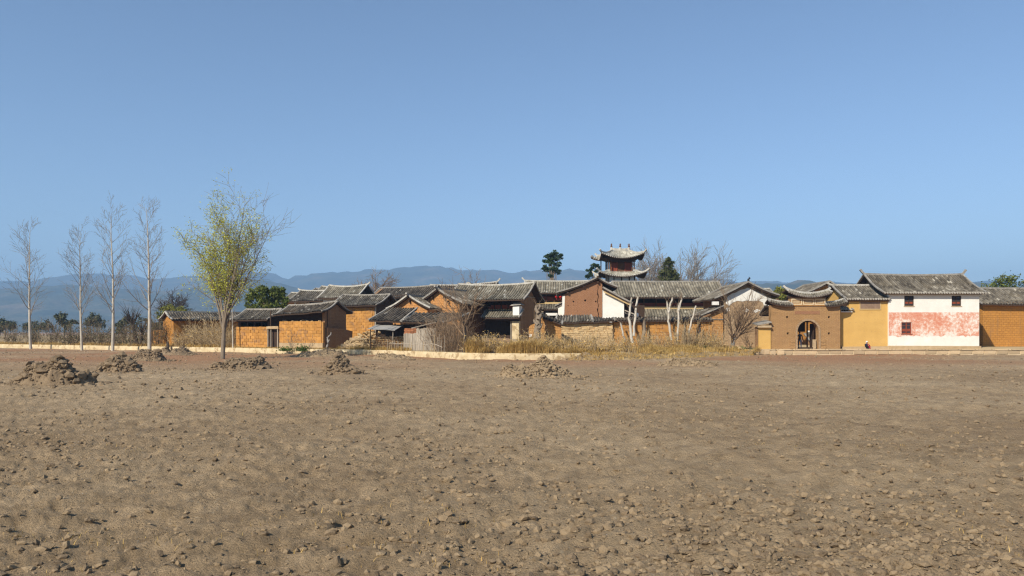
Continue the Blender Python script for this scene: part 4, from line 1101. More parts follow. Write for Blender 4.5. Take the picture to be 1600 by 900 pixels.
# --- white house with the weathered red band
def mat_red_band():
    m, nt, b = new_mat('red_band', 0.9)
    v = coords(nt)
    n = tex_noise(nt, v, 3.2, 10, 0.75)
    n2 = tex_noise(nt, v, 0.5, 4, 0.6)
    ad = nt.nodes.new('ShaderNodeMath'); ad.operation = 'MULTIPLY_ADD'
    nt.links.new(n2.outputs['Fac'], ad.inputs[0]); ad.inputs[1].default_value = 0.7; nt.links.new(n.outputs['Fac'], ad.inputs[2])
    r = ramp(nt, [(0.55, (0.58, 0.17, 0.09)), (0.78, (0.62, 0.27, 0.17)), (0.87, (0.68, 0.42, 0.31)), (0.95, (0.74, 0.66, 0.57))])
    nt.links.new(ad.outputs[0], r.inputs['Fac']); nt.links.new(r.outputs['Color'], b.inputs['Base Color'])
    bump(nt, b, n.outputs['Fac'], 0.4, 0.02)
    return m
red_band = mat_red_band()
h = House('plastered_house', 'tall white house with a weathered red wall band and two windows', 1388.2, 79.75, 1.5, 1530, 7.4, zb=0.8)
w = h.w
W1 = (*h.on_front(1413, 478), *h.on_front(1428, 462)); W2 = (*h.on_front(1408.5, 521.5), *h.on_front(1424.5, 503.5))
W3 = (W1[0] + 5.0, W1[1], W1[2] + 5.0, W1[3])
H_ = [rect(a, c, b, d) for a, b, c, d in (W1, W2, W3)]
ez = h.hz(457.5, 79.2) + 0.2
h.gable_x(ez, h.hz(431.5, 83.4), white_plaster, left=old_mud, right=white_plaster, over=0.5, gl=0.75, gr=0.5, tiles=tiles_grey, lift=0.12, rmat=ridge_grey, vmat=ridge_grey, trim=ridge_white, pitch=0.27, wob=0.02, sag=0.22, front_holes=H_, horn=0.5, ends=(1, 1))
zb0, zb1 = h.on_front(1400, 525)[1], h.on_front(1400, 488)[1]
low = [(0.02, zb0 + 0.0)]
n = 40
for k in range(1, n): low.append((k * w / n, zb0 + 0.42 * noise.noise(Vector((k * 0.9, 4, 4))) + 0.15 * noise.noise(Vector((k * 3.1, 1, 4)))))
low.append((w - 0.02, zb0))
h.part('red_band', red_band, lambda m: m.wall(low + [(w - 0.02, zb1), (0.02, zb1)], [H_[1]], (0, -0.012, 0), thick=0.01))
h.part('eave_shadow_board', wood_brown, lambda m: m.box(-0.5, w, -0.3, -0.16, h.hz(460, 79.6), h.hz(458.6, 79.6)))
glass = mat_plain('window_glass', (0.03, 0.03, 0.035), (0.05, 0.045, 0.05), 2, 0.15)
for (a, b, c, d), fm in ((W1, wood_dark), (W2, wood_red), (W3, wood_dark)):
    f = h.part('window', fm, lambda m: m.wall(rect(a, c, b, d), [rect(a + 0.1, (a + c) / 2 - 0.04, b + 0.1, d - 0.1), rect((a + c) / 2 + 0.04, c - 0.1, b + 0.1, d - 0.1)], (0, 0.06, 0), thick=0.1))
    for (p, r_) in ((a + 0.1, (a + c) / 2 - 0.04), ((a + c) / 2 + 0.04, c - 0.1)):
        mb = MB(); mb.box(p - 0.02, r_ + 0.02, 0.11, 0.13, b + 0.08, d - 0.08); mb.build('pane', glass, f)
        mb = MB(); mb.box(p, r_, 0.085, 0.1, b + 0.1 + (d - b) * 0.12, b + 0.1 + (d - b) * 0.34); mb.build('red_panel', wood_red, f)
        for t in (0.4, 0.68):
            mb = MB(); mb.box(p, r_, 0.08, 0.105, b + (d - b) * t, b + (d - b) * t + 0.04); mb.build('glazing_bar', fm, f)
    mb = MB(); mb.box(a - 0.06, c + 0.06, -0.05, 0.05, b - 0.08, b - 0.005); mb.build('sill', stone_plinth if fm is wood_dark else wood_red, f)
h.part('wall_foot', stone_plinth, lambda m: m.box(0.0, w, -0.3, -0.02, -0.4, 0.06, 0.03))

# --- neighbours past the white house
h = House('adobe_house', 'ochre house with a grey roof past the white house', 1536, 86, 3, 1660, 6.5)
h.gable_x(h.hz(472, 86), h.hz(452, 89), adobe_orange, left=adobe_orange, right=adobe_orange, tiles=tiles_grey, over=0.6, gl=0.5)

# --- bell tower with two swept roofs
tower = thing('bell_tower', 'red timber tower with two upswept pale tile roofs and ridge finials', 'tower', (px(969, 112), 112, T))
tz = lambda v, D: pz(v, D) - T
def tpart(name, mat, f, parent=None, **k):
    mb = MB(); f(mb); return mb.build(name, mat, parent or tower, **k)
def hip_roof(hw, hd, ze, zt, tw, td, cl, horns=0.0):
    E = [(-hw, -hd, ze), (hw, -hd, ze), (hw, hd, ze), (-hw, hd, ze)]; Tp = [(-tw, -td, zt), (tw, -td, zt), (tw, td, zt), (-tw, td, zt)]
    for k in range(4):
        roof_slope(tower, E[k], E[(k + 1) % 4], Tp[k], Tp[(k + 1) % 4], tiles_tower, 0.22, 0.0, cl, pitch=0.30, rib=0.07, wob=0, verge=(0, 0), eave_trim=ridge_white)
        a, b = Vector(E[k]), Vector(Tp[k]); pts = []
        for i in range(9):
            t = i / 8; p = a.lerp(b, t); p.z += cl * (1 - t) - 0.22 * math.sin(math.pi * t) + 0.08; pts.append(p)
        d = (a - b); d.z = 0; d.normalize()
        pts = [pts[0] + d * 0.42 + Vector((0, 0, 0.32)), pts[0] + d * 0.2 + Vector((0, 0, 0.1))] + pts
        tpart('hip_ridge', ridge_white, lambda m: m.bar(pts, 0.2, 0.2))
z_e2, z_t2 = tz(431.5, 108.6), tz(424.5, 110.0)
z_e1, z_t1 = tz(403, 109.2), tz(391.5, 112)
tpart('lower_storey', white_plaster, lambda m: m.box(-1.95, 1.95, -1.7, 1.7, 0, z_e2 + 0.5))
for x in (-1.95, -1.2, -0.1, 1.0, 1.75):
    tpart('timber_post', wood_dark, lambda m: m.box(x - 0.0, x + 0.14, -1.76, -1.7, 5, z_e2 + 0.3))
for y in (-1.0, 0.4): tpart('timber_post', wood_dark, lambda m: m.box(-2.01, -1.95, y, y + 0.14, 5, z_e2 + 0.3))
hip_roof(3.45, 2.75, z_e2, z_t2, 2.1, 1.8, 0.72)
tpart('floor_deck', wood_brown, lambda m: m.box(-2.1, 2.1, -1.85, 1.85, z_t2 - 0.1, z_t2 + 0.06))
tpart('upper_core', wood_brown, lambda m: m.box(-1.45, 1.45, -1.0, 1.0, z_t2, z_e1 + 0.4))
zr0, zr1 = z_t2 + 0.06, tz(409, 110.4)
for k, (a, b, mt) in enumerate(((-1.5, -0.62, wood_red), (-0.6, 0.62, wood_brown), (0.64, 1.5, wood_red))):
    p = tpart('door_panel', mt, lambda m: m.box(a, b, -1.1, -1.02, zr0, zr1 - 0.1))
    for j in range(4):
        x = a + (b - a) * (j + 0.5) / 4
        tpart('door_leaf', mt, lambda m: m.box(x - (b - a) / 9, x + (b - a) / 9, -1.14, -1.105, zr0 + 0.08, zr1 - 0.2), parent=p)
for x in (-1.9, -1.55, -0.62, 0.55, 1.5, 1.8):
    tpart('column', wood_red if abs(x) < 1.5 else wood_brown, lambda m: m.tube([(x, -1.55 if abs(x) > 1.4 else -1.2, zr0), (x, -1.55 if abs(x) > 1.4 else -1.2, z_e1 + 0.3)], 0.085, 8))
for (x, y) in ((-1.9, 0.1), (-1.9, 1.5), (1.8, 1.5)):
    tpart('column', wood_dark, lambda m: m.tube([(x, y, zr0), (x, y, z_e1 + 0.3)], 0.085, 8))
tpart('tie_beam', wood_dark, lambda m: m.box(-2.1, 2.0, -1.62, -1.5, zr1, zr1 + 0.2))
tpart('bracket_tier', wood_dark, lambda m: m.hexa([(-1.8, -1.5, zr1 + .2), (1.8, -1.5, zr1 + .2), (1.8, 1.5, zr1 + .2), (-1.8, 1.5, zr1 + .2), (-2.6, -2.3, z_e1 + .1), (2.6, -2.3, z_e1 + .1), (2.6, 2.3, z_e1 + .1), (-2.6, 2.3, z_e1 + .1)]))
0 and tpart('bracket_tier', wood_dark, lambda m: m.hexa([(-1.97, -1.72, z_e2 - .35), (1.97, -1.72, z_e2 - .35), (1.97, 1.72, z_e2 - .35), (-1.97, 1.72, z_e2 - .35), (-2.8, -2.5, z_e2 + .1), (2.8, -2.5, z_e2 + .1), (2.8, 2.5, z_e2 + .1), (-2.8, 2.5, z_e2 + .1)]))
tpart('railing', ridge_white, lambda m: (m.box(-2.2, -1.7, -1.9, -1.8, zr0, zr0 + 0.28), m.box(1.6, 2.2, -1.9, -1.8, zr0, zr0 + 0.28), m.box(-2.2, -2.1, -1.9, 1.0, zr0, zr0 + 0.28)))
hip_roof(3.1, 2.8, z_e1, z_t1 - 0.15, 1.25, 0.2, 0.75)
r_ = ridge(tower, (-1.3, 0, z_t1 - 0.1), (1.3, 0, z_t1 - 0.1), ridge_white, 0.1, w=0.3, h=0.35)
for x in (-1.28, 0.0, 1.28):
    tpart('finial', ridge_white, lambda m: m.tube([(x, -0.05, z_t1 - 0.25), (x, -0.05, z_t1 + 0.35), (x, -0.05, z_t1 + 0.5)], [0.2, 0.17, 0.1], 6))
    tpart('finial_tip', wood_brown, lambda m: m.tube([(x, -0.05, z_t1 + 0.45), (x, -0.05, z_t1 + 0.62), (x, -0.05, z_t1 + 0.72), (x, -0.05, z_t1 + 0.85), (x, -0.05, z_t1 + 1.05)], [0.1, 0.17, 0.09, 0.13, 0.02], 6))
for sx in (-1, 1):
    tpart('gable_ridge', ridge_white, lambda m: m.bar([(sx * 1.3, -0.05, z_t1 - 0.1), (sx * 1.42, -0.7, z_t1 - 0.75), (sx * 1.5, -1.2, z_t1 - 1.05)], 0.2, 0.24))
zs = tz(406.5, 114)
roof_slope(tower, (-4.2, 0.6, zs), (-2.2, 0.6, zs - 0.25), (-3.9, 2.0, zs + 0.45), (-2.2, 2.0, zs + 0.3), tiles_tower, 0, 0.1, 0.2, wob=0)
tpart('wing_post', wood_dark, lambda m: m.box(-2.75, -2.6, 1.0, 1.15, 0, zs + 0.1))

# --- kerb and raised forecourt of the gate
plat = mat_plain('forecourt_soil', (0.40, 0.29, 0.15), (0.52, 0.385, 0.205), 0.8, 0.97, bstr=0.7)
mb = MB(); N = 40
for i in range(N + 1):
    u = 1184 + (1720 - 1184) * i / N; x = px(u, 79)
    k = min(1, max(0, (u - 1300) / 30))
    mb.v += [(x, 78.75, -0.1), (x, 78.76, 0.535), (x, 80.5, 0.565 + 0.06 * k), (x, 82.6, 0.57 + 0.1 * k), (x, 96, 0.62), (x, 112, 0.4)]
for i in range(N):
    for k in range(5):
        a = i * 6 + k; mb.f.append((a, a + 6, a + 7, a + 1)); mb.a.append(0.5)
o = mb.build('forecourt', plat, smooth=False); o['kind'] = 'structure'
kerb = thing('stone_kerb', 'kerb of squared pale stones edging the raised forecourt before the gate', 'kerb', (px(1184, 78.6), 78.6, 0))
x = 0.0; X1 = px(1720, 78.6) - px(1184, 78.6); i = 0
kb = [block_mesh('kerb_stone', stone_pale, 1.16, 0.3, 0.36, 0.012) for _ in range(4)]
kc = [block_mesh('cap_stone', stone_pale, 1.66, 0.5, 0.13, 0.01) for _ in range(3)]
gm = MB(); gm.box(0, X1, -0.02, 0.1, -0.1, 0.42); gm.build('mortar', mortar_pale, kerb)
while x < X1:
    inst('kerb_stone', random.choice(kb), kerb, (x + 0.6, -0.07 + random.uniform(-.02, .02), 0.04 + random.uniform(-.01, .01))); x += 1.22
x = 0.4
while x < X1 - 1:
    inst('cap_stone', random.choice(kc), kerb, (x + 0.85, -0.12 + random.uniform(-.03, .03), 0.43 + random.uniform(-.008, .008))); x += 1.7
# ------------------------------------------------------------------ trees, bushes, weeds
def rnd_dir(d, ang):
    """d turned by ang about a random axis at right angles to it"""
    a = d.orthogonal().normalized(); a.rotate(Matrix.Rotation(random.uniform(0, 6.283), 3, d))
    r = d.copy(); r.rotate(Matrix.Rotation(ang, 3, a)); return r

def limb(mb, p, d, length, r0, r1, segs, wob, up, sides, out=None):
    pts = [p.copy()]; rad = [r0]; d = d.copy()
    for i in range(segs):
        d = (d + Vector((random.uniform(-wob, wob), random.uniform(-wob, wob), random.uniform(-wob, wob) + up))).normalized()
        p = p + d * (length / segs); pts.append(p.copy()); rad.append(r0 + (r1 - r0) * (i + 1) / segs)
    mb.tube(pts, rad, sides, cap=False)
    return pts, rad, d

def branch(mbs, p, d, L, r, lev, cfg, tips):
    c = cfg[min(lev, len(cfg) - 1)]
    mb = mbs[0] if lev == 0 else mbs[1]
    pts, rad, dd = limb(mb, p, d, L, r, max(r * c['taper'], 0.006), c['segs'], c['wob'], c['up'], c.get('sides', 3))
    if lev + 1 >= len(cfg):
        tips.append((pts[-1], pts[len(pts) // 2], dd)); return
    n = c['kids'] if isinstance(c['kids'], int) else random.randint(*c['kids'])
    for k in range(n):
        t = c['from'] + (1 - c['from']) * ((k + random.random()) / n)
        f = t * (len(pts) - 1); i = min(int(f), len(pts) - 2); q = pts[i].lerp(pts[i + 1], f - i)
        base = (pts[i + 1] - pts[i]).normalized()
        nd = rnd_dir(base, R(random.uniform(*c['ang'])))
        ln = L * random.uniform(*c['len']) * (1 - c.get('short', 0.5) * t if lev == 0 else 1)
        rr = (rad[i] + (rad[i + 1] - rad[i]) * (f - i)) * c.get('rr', 0.55)
        branch(mbs, q, nd, ln, max(rr, cfg[-1].get('minr', 0.012)), lev + 1, cfg, tips)

def make_tree(name, label, base, cfg, height, r, mat_t, mat_b=None, d=(0, 0, 1), cat='tree', group=None, leaf=None, leafn=0, leafs=0.1, leafmat=None, seed=1, leaf_filter=None):
    random.seed(seed)
    t = thing(name, label, cat, base, 0, group)
    a, b = MB(), MB(); tips = []
    branch((a, b), Vector((0, 0, -0.15)), Vector(d).normalized(), height, r, 0, cfg, tips)
    a.build('trunk', mat_t, t, smooth=True, recalc=False)
    if b.f: b.build('branches', mat_b or mat_t, t, smooth=True, recalc=False)
    if leafmat:
        m = MB()
        for (p, q, dd) in tips:
            if leaf_filter and not leaf_filter(p): continue
            for _ in range(leafn):
                c = q.lerp(p, random.uniform(-0.3, 1.1)) + Vector((random.gauss(0, leafs), random.gauss(0, leafs), random.gauss(0, leafs) - leafs * 0.5))
                leaf_quad(m, c, random.uniform(0.6, 1.3) * leaf)
        m.build('foliage', leafmat, t, attr=True, recalc=False, kind='stuff')
    return t
def leaf_quad(m, c, s, thin=0.5):
    a = Vector((random.gauss(0, 1), random.gauss(0, 1), random.gauss(0, 1))).normalized(); b = a.orthogonal().normalized()
    b.rotate(Matrix.Rotation(random.uniform(0, 6.28), 3, a))
    m.quad(c - a * s, c + b * s * thin, c + a * s, c - b * s * thin, random.random())

def at(u, v, D): return pt(u, v, D)
G = lambda u, D, z=T: (px(u, D), D, z)

poplar = [dict(segs=14, wob=0.025, up=0.02, taper=0.08, kids=26, ang=(34, 54), len=(0.22, 0.36), short=0.62, rr=0.42, sides=8, **{'from': 0.26}),
          dict(segs=7, wob=0.08, up=0.07, taper=0.2, kids=(7, 9), ang=(25, 48), len=(0.25, 0.5), rr=0.5, sides=4, **{'from': 0.2}),
          dict(segs=4, wob=0.1, up=0.06, taper=0.3, kids=(2, 4), ang=(20, 45), len=(0.3, 0.6), rr=0.6, **{'from': 0.2}),
          dict(segs=3, wob=0.12, up=0.05, taper=0.5, minr=0.0125)]
make_tree('poplar_tree', 'slim bare poplar with a pale trunk on the field edge, next to a broader one', G(176, 94, 0), poplar, (546 - 328) / F * 94, 0.19, bark_pale, bark_grey, d=(0.025, 0, 1), group='bare poplars', seed=11)
make_tree('poplar_tree', 'tall bare poplar with wide spread twigs near the long-roofed ochre shed', G(233.5, 92, 0), poplar, (547 - 323) / F * 92, 0.23, bark_pale, bark_grey, d=(0.02, 0, 1), group='bare poplars', seed=21)
make_tree('poplar_tree', 'young bare poplar standing in the open hedge line beyond the other poplars', G(128, 97, 0), poplar, 15.0, 0.17, bark_pale, bark_grey, group='bare poplars', seed=31)
make_tree('poplar_tree', 'crooked bare poplar at the far end of the hedge', G(48, 104, 0), poplar, 16.5, 0.19, bark_pale, bark_grey, d=(-0.04, 0, 1), group='bare poplars', seed=41)

willow = [dict(segs=5, wob=0.04, up=0.03, taper=0.8, kids=11, ang=(8, 36), len=(1.7, 2.75), short=0.0, rr=0.62, sides=9, **{'from': 0.62}),
          dict(segs=8, wob=0.07, up=0.035, taper=0.15, kids=(12, 15), ang=(22, 50), len=(0.22, 0.42), rr=0.5, sides=5, **{'from': 0.22}),
          dict(segs=5, wob=0.11, up=0.04, taper=0.2, kids=(7, 10), ang=(22, 55), len=(0.3, 0.6), rr=0.5, sides=3, **{'from': 0.15}),
          dict(segs=4, wob=0.16, up=-0.02, taper=0.4, minr=0.014)]
make_tree('willow_tree', 'multi-stemmed tree in thin yellow-green spring leaf standing in the field', G(348, 67, -0.02), willow, 3.7, 0.2, bark_brown, bark_brown, d=(0.01, 0, 1), leaf=0.075, leafn=16, leafs=0.2, leafmat=leaf_willow, seed=5,
          leaf_filter=lambda p: random.random() < 0.95 - 0.2 * p.x)

# slim pale sapling by the shed, dark pruned trees in the hedge
sap = [dict(segs=8, wob=0.03, up=0.02, taper=0.15, kids=14, ang=(25, 50), len=(0.15, 0.32), rr=0.4, sides=6, **{'from': 0.4}), dict(segs=4, wob=0.1, up=0.05, taper=0.3, kids=(3, 5), ang=(20, 45), len=(0.3, 0.6), **{'from': 0.2}), dict(segs=3, wob=0.1, up=0.05, taper=0.5, minr=0.011)]
make_tree('sapling', 'slim pale sapling between the long-roofed shed and the block wall', G(364, 87.5), sap, 6.2, 0.10, bark_pale, bark_grey, seed=3)
broom = [dict(segs=4, wob=0.06, up=0.0, taper=0.9, kids=14, ang=(10, 42), len=(0.55, 1.0), short=0.0, rr=0.4, sides=7, **{'from': 0.85}), dict(segs=4, wob=0.1, up=0.04, taper=0.3, kids=(4, 6), ang=(15, 40), len=(0.3, 0.6), **{'from': 0.2}), dict(segs=3, wob=0.1, up=0.03, taper=0.5, minr=0.012)]
make_tree('pollard_tree', 'dark pollarded tree with a broom of twigs between the two tall poplars', G(216, 99), broom, 3.0, 0.2, bark_dark, bark_dark, d=(-0.25, 0, 1), seed=8)
make_tree('pollard_tree', 'short dark pollard stub leaning behind the brushy hedge', G(219.5, 98.5), broom[:1] + [dict(segs=3, wob=.1, up=.1, taper=.5)], 1.9, 0.17, bark_dark, bark_dark, d=(0.12, 0, 1), seed=9)

round_ = [dict(segs=5, wob=0.05, up=0.02, taper=0.75, kids=13, ang=(12, 78), len=(0.42, 0.68), short=0.0, rr=0.6, sides=7, **{'from': 0.6}),
          dict(segs=5, wob=0.12, up=0.02, taper=0.3, kids=(9, 12), ang=(25, 55), len=(0.35, 0.6), rr=0.55, sides=4, **{'from': 0.25}),
          dict(segs=4, wob=0.14, up=0.02, taper=0.3, kids=(6, 8), ang=(25, 55), len=(0.35, 0.6), rr=0.6, **{'from': 0.2}),
          dict(segs=3, wob=0.15, up=0.02, taper=0.5, minr=0.03)]
make_tree('bare_tree', 'round-headed dark bare tree behind the ochre shed', G(272, 140), round_, 5.8, 0.32, bark_dark, bark_dark, seed=14)
make_tree('bare_tree', 'round bare brown tree rising above the far roofs against the mountains', G(582, 152), round_, 8.3, 0.36, bark_dark, twig_brown, seed=15)
make_tree('bare_tree', 'thin bare tree above the small white gable', G(738, 150), [dict(round_[0], kids=4, ang=(8, 25), len=(.5, .8)), dict(round_[1], kids=(4, 5)), dict(round_[2], kids=(3, 4)), round_[3]], 8.0, 0.16, bark_grey, twig_brown, seed=16)
big = [dict(segs=6, wob=0.04, up=0.02, taper=0.7, kids=9, ang=(12, 48), len=(0.65, 1.0), short=0.0, rr=0.6, sides=8, **{'from': 0.6}),
       dict(segs=6, wob=0.08, up=0.02, taper=0.25, kids=(11, 14), ang=(20, 46), len=(0.28, 0.5), rr=0.5, sides=4, **{'from': 0.25}),
       dict(segs=4, wob=0.1, up=0.05, taper=0.3, kids=(7, 9), ang=(20, 46), len=(0.3, 0.6), rr=0.55, **{'from': 0.15}),
       dict(segs=3, wob=0.12, up=0.05, taper=0.5, minr=0.03)]
make_tree('bare_tree', 'large grey bare tree with swept branches beyond the long gallery roof', G(1068, 140), big, 9.3, 0.42, bark_grey, bark_grey, d=(0.06, 0, 1), seed=17)
make_tree('bare_tree', 'grey bare tree leaning away beyond the long gallery roof end', G(1076, 139), big, 8.4, 0.36, bark_grey, bark_grey, d=(0.36, 0, 1), seed=18)
make_tree('bare_tree', 'hazy bare tree close beside the bell tower', G(1018, 142), big, 8.6, 0.36, bark_grey, bark_grey, d=(0.0, 0, 1), seed=19)
make_tree('bare_tree', 'low twiggy bare tree behind the tower eave and the evergreen', G(1032, 146), round_, 10.0, 0.3, bark_grey, twig_brown, seed=20)
for k, (u, D, hh, lab) in enumerate(((1118, 160, 14.5, 'faint slender bare sapling past the leaning grey tree'), (1128, 162, 13.0, 'faint thin bare sapling over the end of the gallery roof'))):
    make_tree('sapling', lab, G(u, D), [dict(sap[0], ang=(10, 25)), sap[1], dict(sap[2], minr=0.028)], hh, 0.1, bark_grey, bark_grey, seed=50 + k)

# dark tree in front of the plank-sided house
dk = [dict(segs=6, wob=0.05, up=0.0, taper=0.75, kids=6, ang=(14, 58), len=(0.6, 1.0), short=0.0, rr=0.55, sides=9, **{'from': 0.55}),
      dict(segs=6, wob=0.09, up=0.05, taper=0.25, kids=(8, 10), ang=(22, 52), len=(0.32, 0.6), rr=0.5, sides=4, **{'from': 0.2}),
      dict(segs=4, wob=0.12, up=0.06, taper=0.3, kids=(5, 7), ang=(22, 50), len=(0.35, 0.65), rr=0.55, **{'from': 0.15}),
      dict(segs=3, wob=0.12, up=0.05, taper=0.5, minr=0.016)]
make_tree('bare_tree', 'black-trunked bare tree at the low wall, branches across the plank house', G(725, 67.0, 0), dk, 3.3, 0.17, bark_dark, twig_brown, d=(0.02, 0, 1), seed=23)

# bare bush before the peeling gable
bush = [dict(segs=3, wob=0.06, up=0.0, taper=0.9, kids=9, ang=(12, 55), len=(1.7, 2.9), short=0.0, rr=0.5, sides=7, **{'from': 0.3}),
        dict(segs=6, wob=0.07, up=0.03, taper=0.25, kids=(9, 12), ang=(18, 44), len=(0.25, 0.5), rr=0.5, sides=4, **{'from': 0.15}),
        dict(segs=4, wob=0.1, up=0.05, taper=0.3, kids=(5, 7), ang=(18, 44), len=(0.35, 0.6), rr=0.6, **{'from': 0.15}),
        dict(segs=3, wob=0.1, up=0.04, taper=0.5, minr=0.017)]
make_tree('bare_bush', 'wide bare bush before the peeling plaster gable', G(1143, 80.5, 0.5), bush, 1.75, 0.22, bark_grey, twig_brown, d=(0.15, 0, 1), cat='bush', seed=24)

# pollarded poles: lopped stems, pale bark
def pollard(label, stems, D, mat=bark_pale, name='pollard_tree', twigs=10, seed=1):
    random.seed(seed)
    t = thing(name, label, 'tree', G(stems[0][0][0], D, T), 0, 'lopped trees along the ochre wall'); o = Vector(t.location)
    for s in stems:
        P = [at(u, v, D + (0.2 * i)) - o for i, (u, v, r) in enumerate(s)]
        Q = [P[0]]; Rr = [s[0][2]]
        for i in range(len(P) - 1):
            for k in (1, 2, 3):
                q = P[i].lerp(P[i + 1], k / 3); 
                if k < 3: q = q + Vector((random.uniform(-.05, .05), random.uniform(-.05, .05), 0))
                Q.append(q); Rr.append(s[i][2] + (s[i + 1][2] - s[i][2]) * k / 3 + random.uniform(0, .012 if s[0][2] < .25 else .09))
        mb = MB(); mb.tube(Q, Rr, 7); so = mb.build('stem', mat, t, smooth=True, recalc=False)
        if twigs:
            mb = MB()
            for _ in range(twigs):
                q = random.choice(Q[2:]); limb(mb, q, rnd_dir(Vector((0, 0, 1)), R(random.uniform(15, 60))), random.uniform(.4, 1.3), 0.018, 0.008, 3, .1, .05, 3)
            mb.build('twigs', twig_brown, so, recalc=False, kind='stuff')
    return t
pollard('forked lopped tree, two pale stems rising beside the white wall', [[(988.5, 536, .17), (985, 512, .14), (982.5, 497, .12), (984.5, 482, .11), (987, 465, .1)], [(990, 525, .13), (991, 505, .12), (993.5, 490, .11), (994, 478, .1), (997.5, 463, .09)]], 77.6, seed=1)
pollard('short pale lopped pole leaning by the forked lopped tree', [[(976.5, 534, .1), (973, 518, .09), (969.5, 504, .08)]], 77.9, twigs=3, seed=2)
pollard('lopped pale tree with one bent fork, before the gallery house', [[(1049.5, 532, .14), (1046.5, 515, .12), (1044, 502, .11), (1044.5, 487, .1), (1042.3, 471, .09)], [(1044.4, 489, .1), (1047, 478, .09), (1051, 465, .085)]], 77.8, seed=3)
pollard('lopped pale tree with a straight stem and a short fork near the dark stump', [[(1059, 532, .13), (1059.6, 512, .11), (1060.3, 490, .1), (1060, 474, .09)], [(1060.3, 486, .09), (1063, 474, .085), (1065.5, 463, .08)]], 77.7, seed=4)
pollard('single pale pole leaning above the ochre block wall', [[(1076, 520, .1), (1080, 503, .09), (1083.5, 491, .085), (1087.5, 478, .08)]], 77.9, seed=5, twigs=6)
for (u0, v0, u1, v1, r, lab, sd) in ((1004, 536, 1007, 500, .19, 'dark burnt stump beside the forked lopped tree', 6), (1069, 536, 1070.5, 508, .15, 'dark stump between the lopped stems', 7), (1091, 524, 1094, 507, .15, 'short dark stump leaning under the pale pole', 8)):
    pollard(lab, [[(u0, v0, r), ((u0 + u1) / 2 + 1, (v0 + v1) / 2, r * .9), (u1, v1, r * .7)]], 78.2, bark_dark if sd != 6 else bark_brown, 'tree_stump', 4, sd)
# thick knobbly pollard beside the ruined wall
st = pollard('thick knobbly pollard trunk with lopped crown beside the ruined wall', [[(840, 531, .34), (839.5, 515, .30), (841, 500, .27), (842, 488, .27), (840, 481, .24)], [(841.5, 500, .22), (846, 490, .2), (848.5, 481, .2)], [(841.5, 490, .2), (837.5, 483, .17), (839, 478, .16)], [(840.5, 508, .16), (835.5, 503, .12), (834, 500, .09)], [(841, 514, .14), (845.5, 510, .1), (847, 506, .08)], [(842, 486, .14), (844, 479, .12), (843.5, 476, .12)], [(838, 532, .2), (836.5, 527, .2), (838.5, 517, .14)]], 74.5, bark_brown, 'pollard_tree', 3, 12)
tw = pollard('twisted pale dead stump against the dark house side', [[(510, 545, .12), (513, 535, .1), (511.5, 528, .1), (516, 524, .07), (517, 519, .05)], [(512, 536, .08), (515, 531, .06)]], 82.6, bark_grey, 'tree_stump', 0, 13)
pollard('short dark post stump by the ochre shed corner', [[(262.5, 546, .16), (262, 539, .17), (262, 534, .12)]], 92.5, bark_dark, 'tree_stump', 0, 14)

# leafy crowns: many leaf clumps through the volume
def leafy(name, label, base, clumps, leafmat, leaf, per, trunk, mat_t=bark_brown, flat=1.0, seed=1, cat='tree', sub=7, spread=0.45, stems=None):
    random.seed(seed)
    t = thing(name, label, cat, base, 0); b = Vector(base)
    mb = MB(); top = max(c[0].z for c in clumps) if clumps else b.z + 2
    mb.tube([(0, 0, -0.1), (0.05, 0, (top - b.z) * 0.5), (0, 0, (top - b.z) * 0.92)], [trunk, trunk * 0.75, trunk * 0.3], 7, cap=False)
    for (c, r) in clumps:
        p = c - b; s = Vector((0, 0, p.z * random.uniform(.45, .75)))
        mb.tube([s, s.lerp(p, 0.6) + Vector((0, 0, -0.1)), p], [trunk * 0.4, trunk * 0.25, 0.02], 4, cap=False)
    mb.build('trunk', mat_t, t, smooth=True, recalc=False)
    m = MB()
    for (c, r) in clumps:
        for _ in range(sub):
            o = Vector((random.gauss(0, 1), random.gauss(0, 1), random.gauss(0, 1) * flat)).normalized() * r * random.uniform(.35, 1.0)
            for _ in range(per):
                q = c - b + o + Vector((random.gauss(0, 1), random.gauss(0, 1), random.gauss(0, 1) * flat)) * r * spread * 0.5
                leaf_quad(m, q, leaf * random.uniform(.6, 1.35))
    m.build('crown', leafmat, t, attr=True, recalc=False, kind='stuff')
    return t
def clump_px(lst, D): return [(at(u, v, D + random.uniform(-1, 1) * r * .05), r * D / F) for (u, v, r) in lst]
random.seed(2)
leafy('bamboo_clump', 'dense leafy green bamboo clump behind the open shed roof', G(416, 101), clump_px([(393, 465, 9), (399, 456, 9), (407, 452, 9), (412, 462, 11), (405, 471, 11), (392, 478, 9), (420, 470, 11), (425, 458, 8), (433, 458, 10), (440, 455, 7), (438, 466, 10), (430, 477, 10), (416, 482, 11), (400, 485, 9), (445, 470, 6), (443, 480, 7)], 101), leaf_bamboo, 0.16, 46, 0.2, seed=4, sub=9)
leafy('leafy_tree', 'small yellow-green leafy tree above the ochre shed roof', G(268, 118), clump_px([(258, 487, 8), (266, 481, 8), (275, 484, 9), (284, 487, 8), (293, 490, 8), (250, 492, 6)], 118), leaf_yellow, 0.14, 34, 0.15, seed=6)
leafy('pine_tree', 'lone dark pine standing above the gallery roof', G(861.5, 150), clump_px([(862, 398, 6), (868, 396, 5), (857, 402, 6), (872, 403, 6), (866, 405, 7), (852, 408, 5), (860, 411, 7), (872, 412, 5), (852, 418, 5), (858, 422, 7), (866, 421, 7), (871, 425, 5), (861, 429, 5), (877, 399, 3)], 150), leaf_pine, 0.17, 46, 0.3, bark_brown, flat=0.65, seed=7, sub=9)
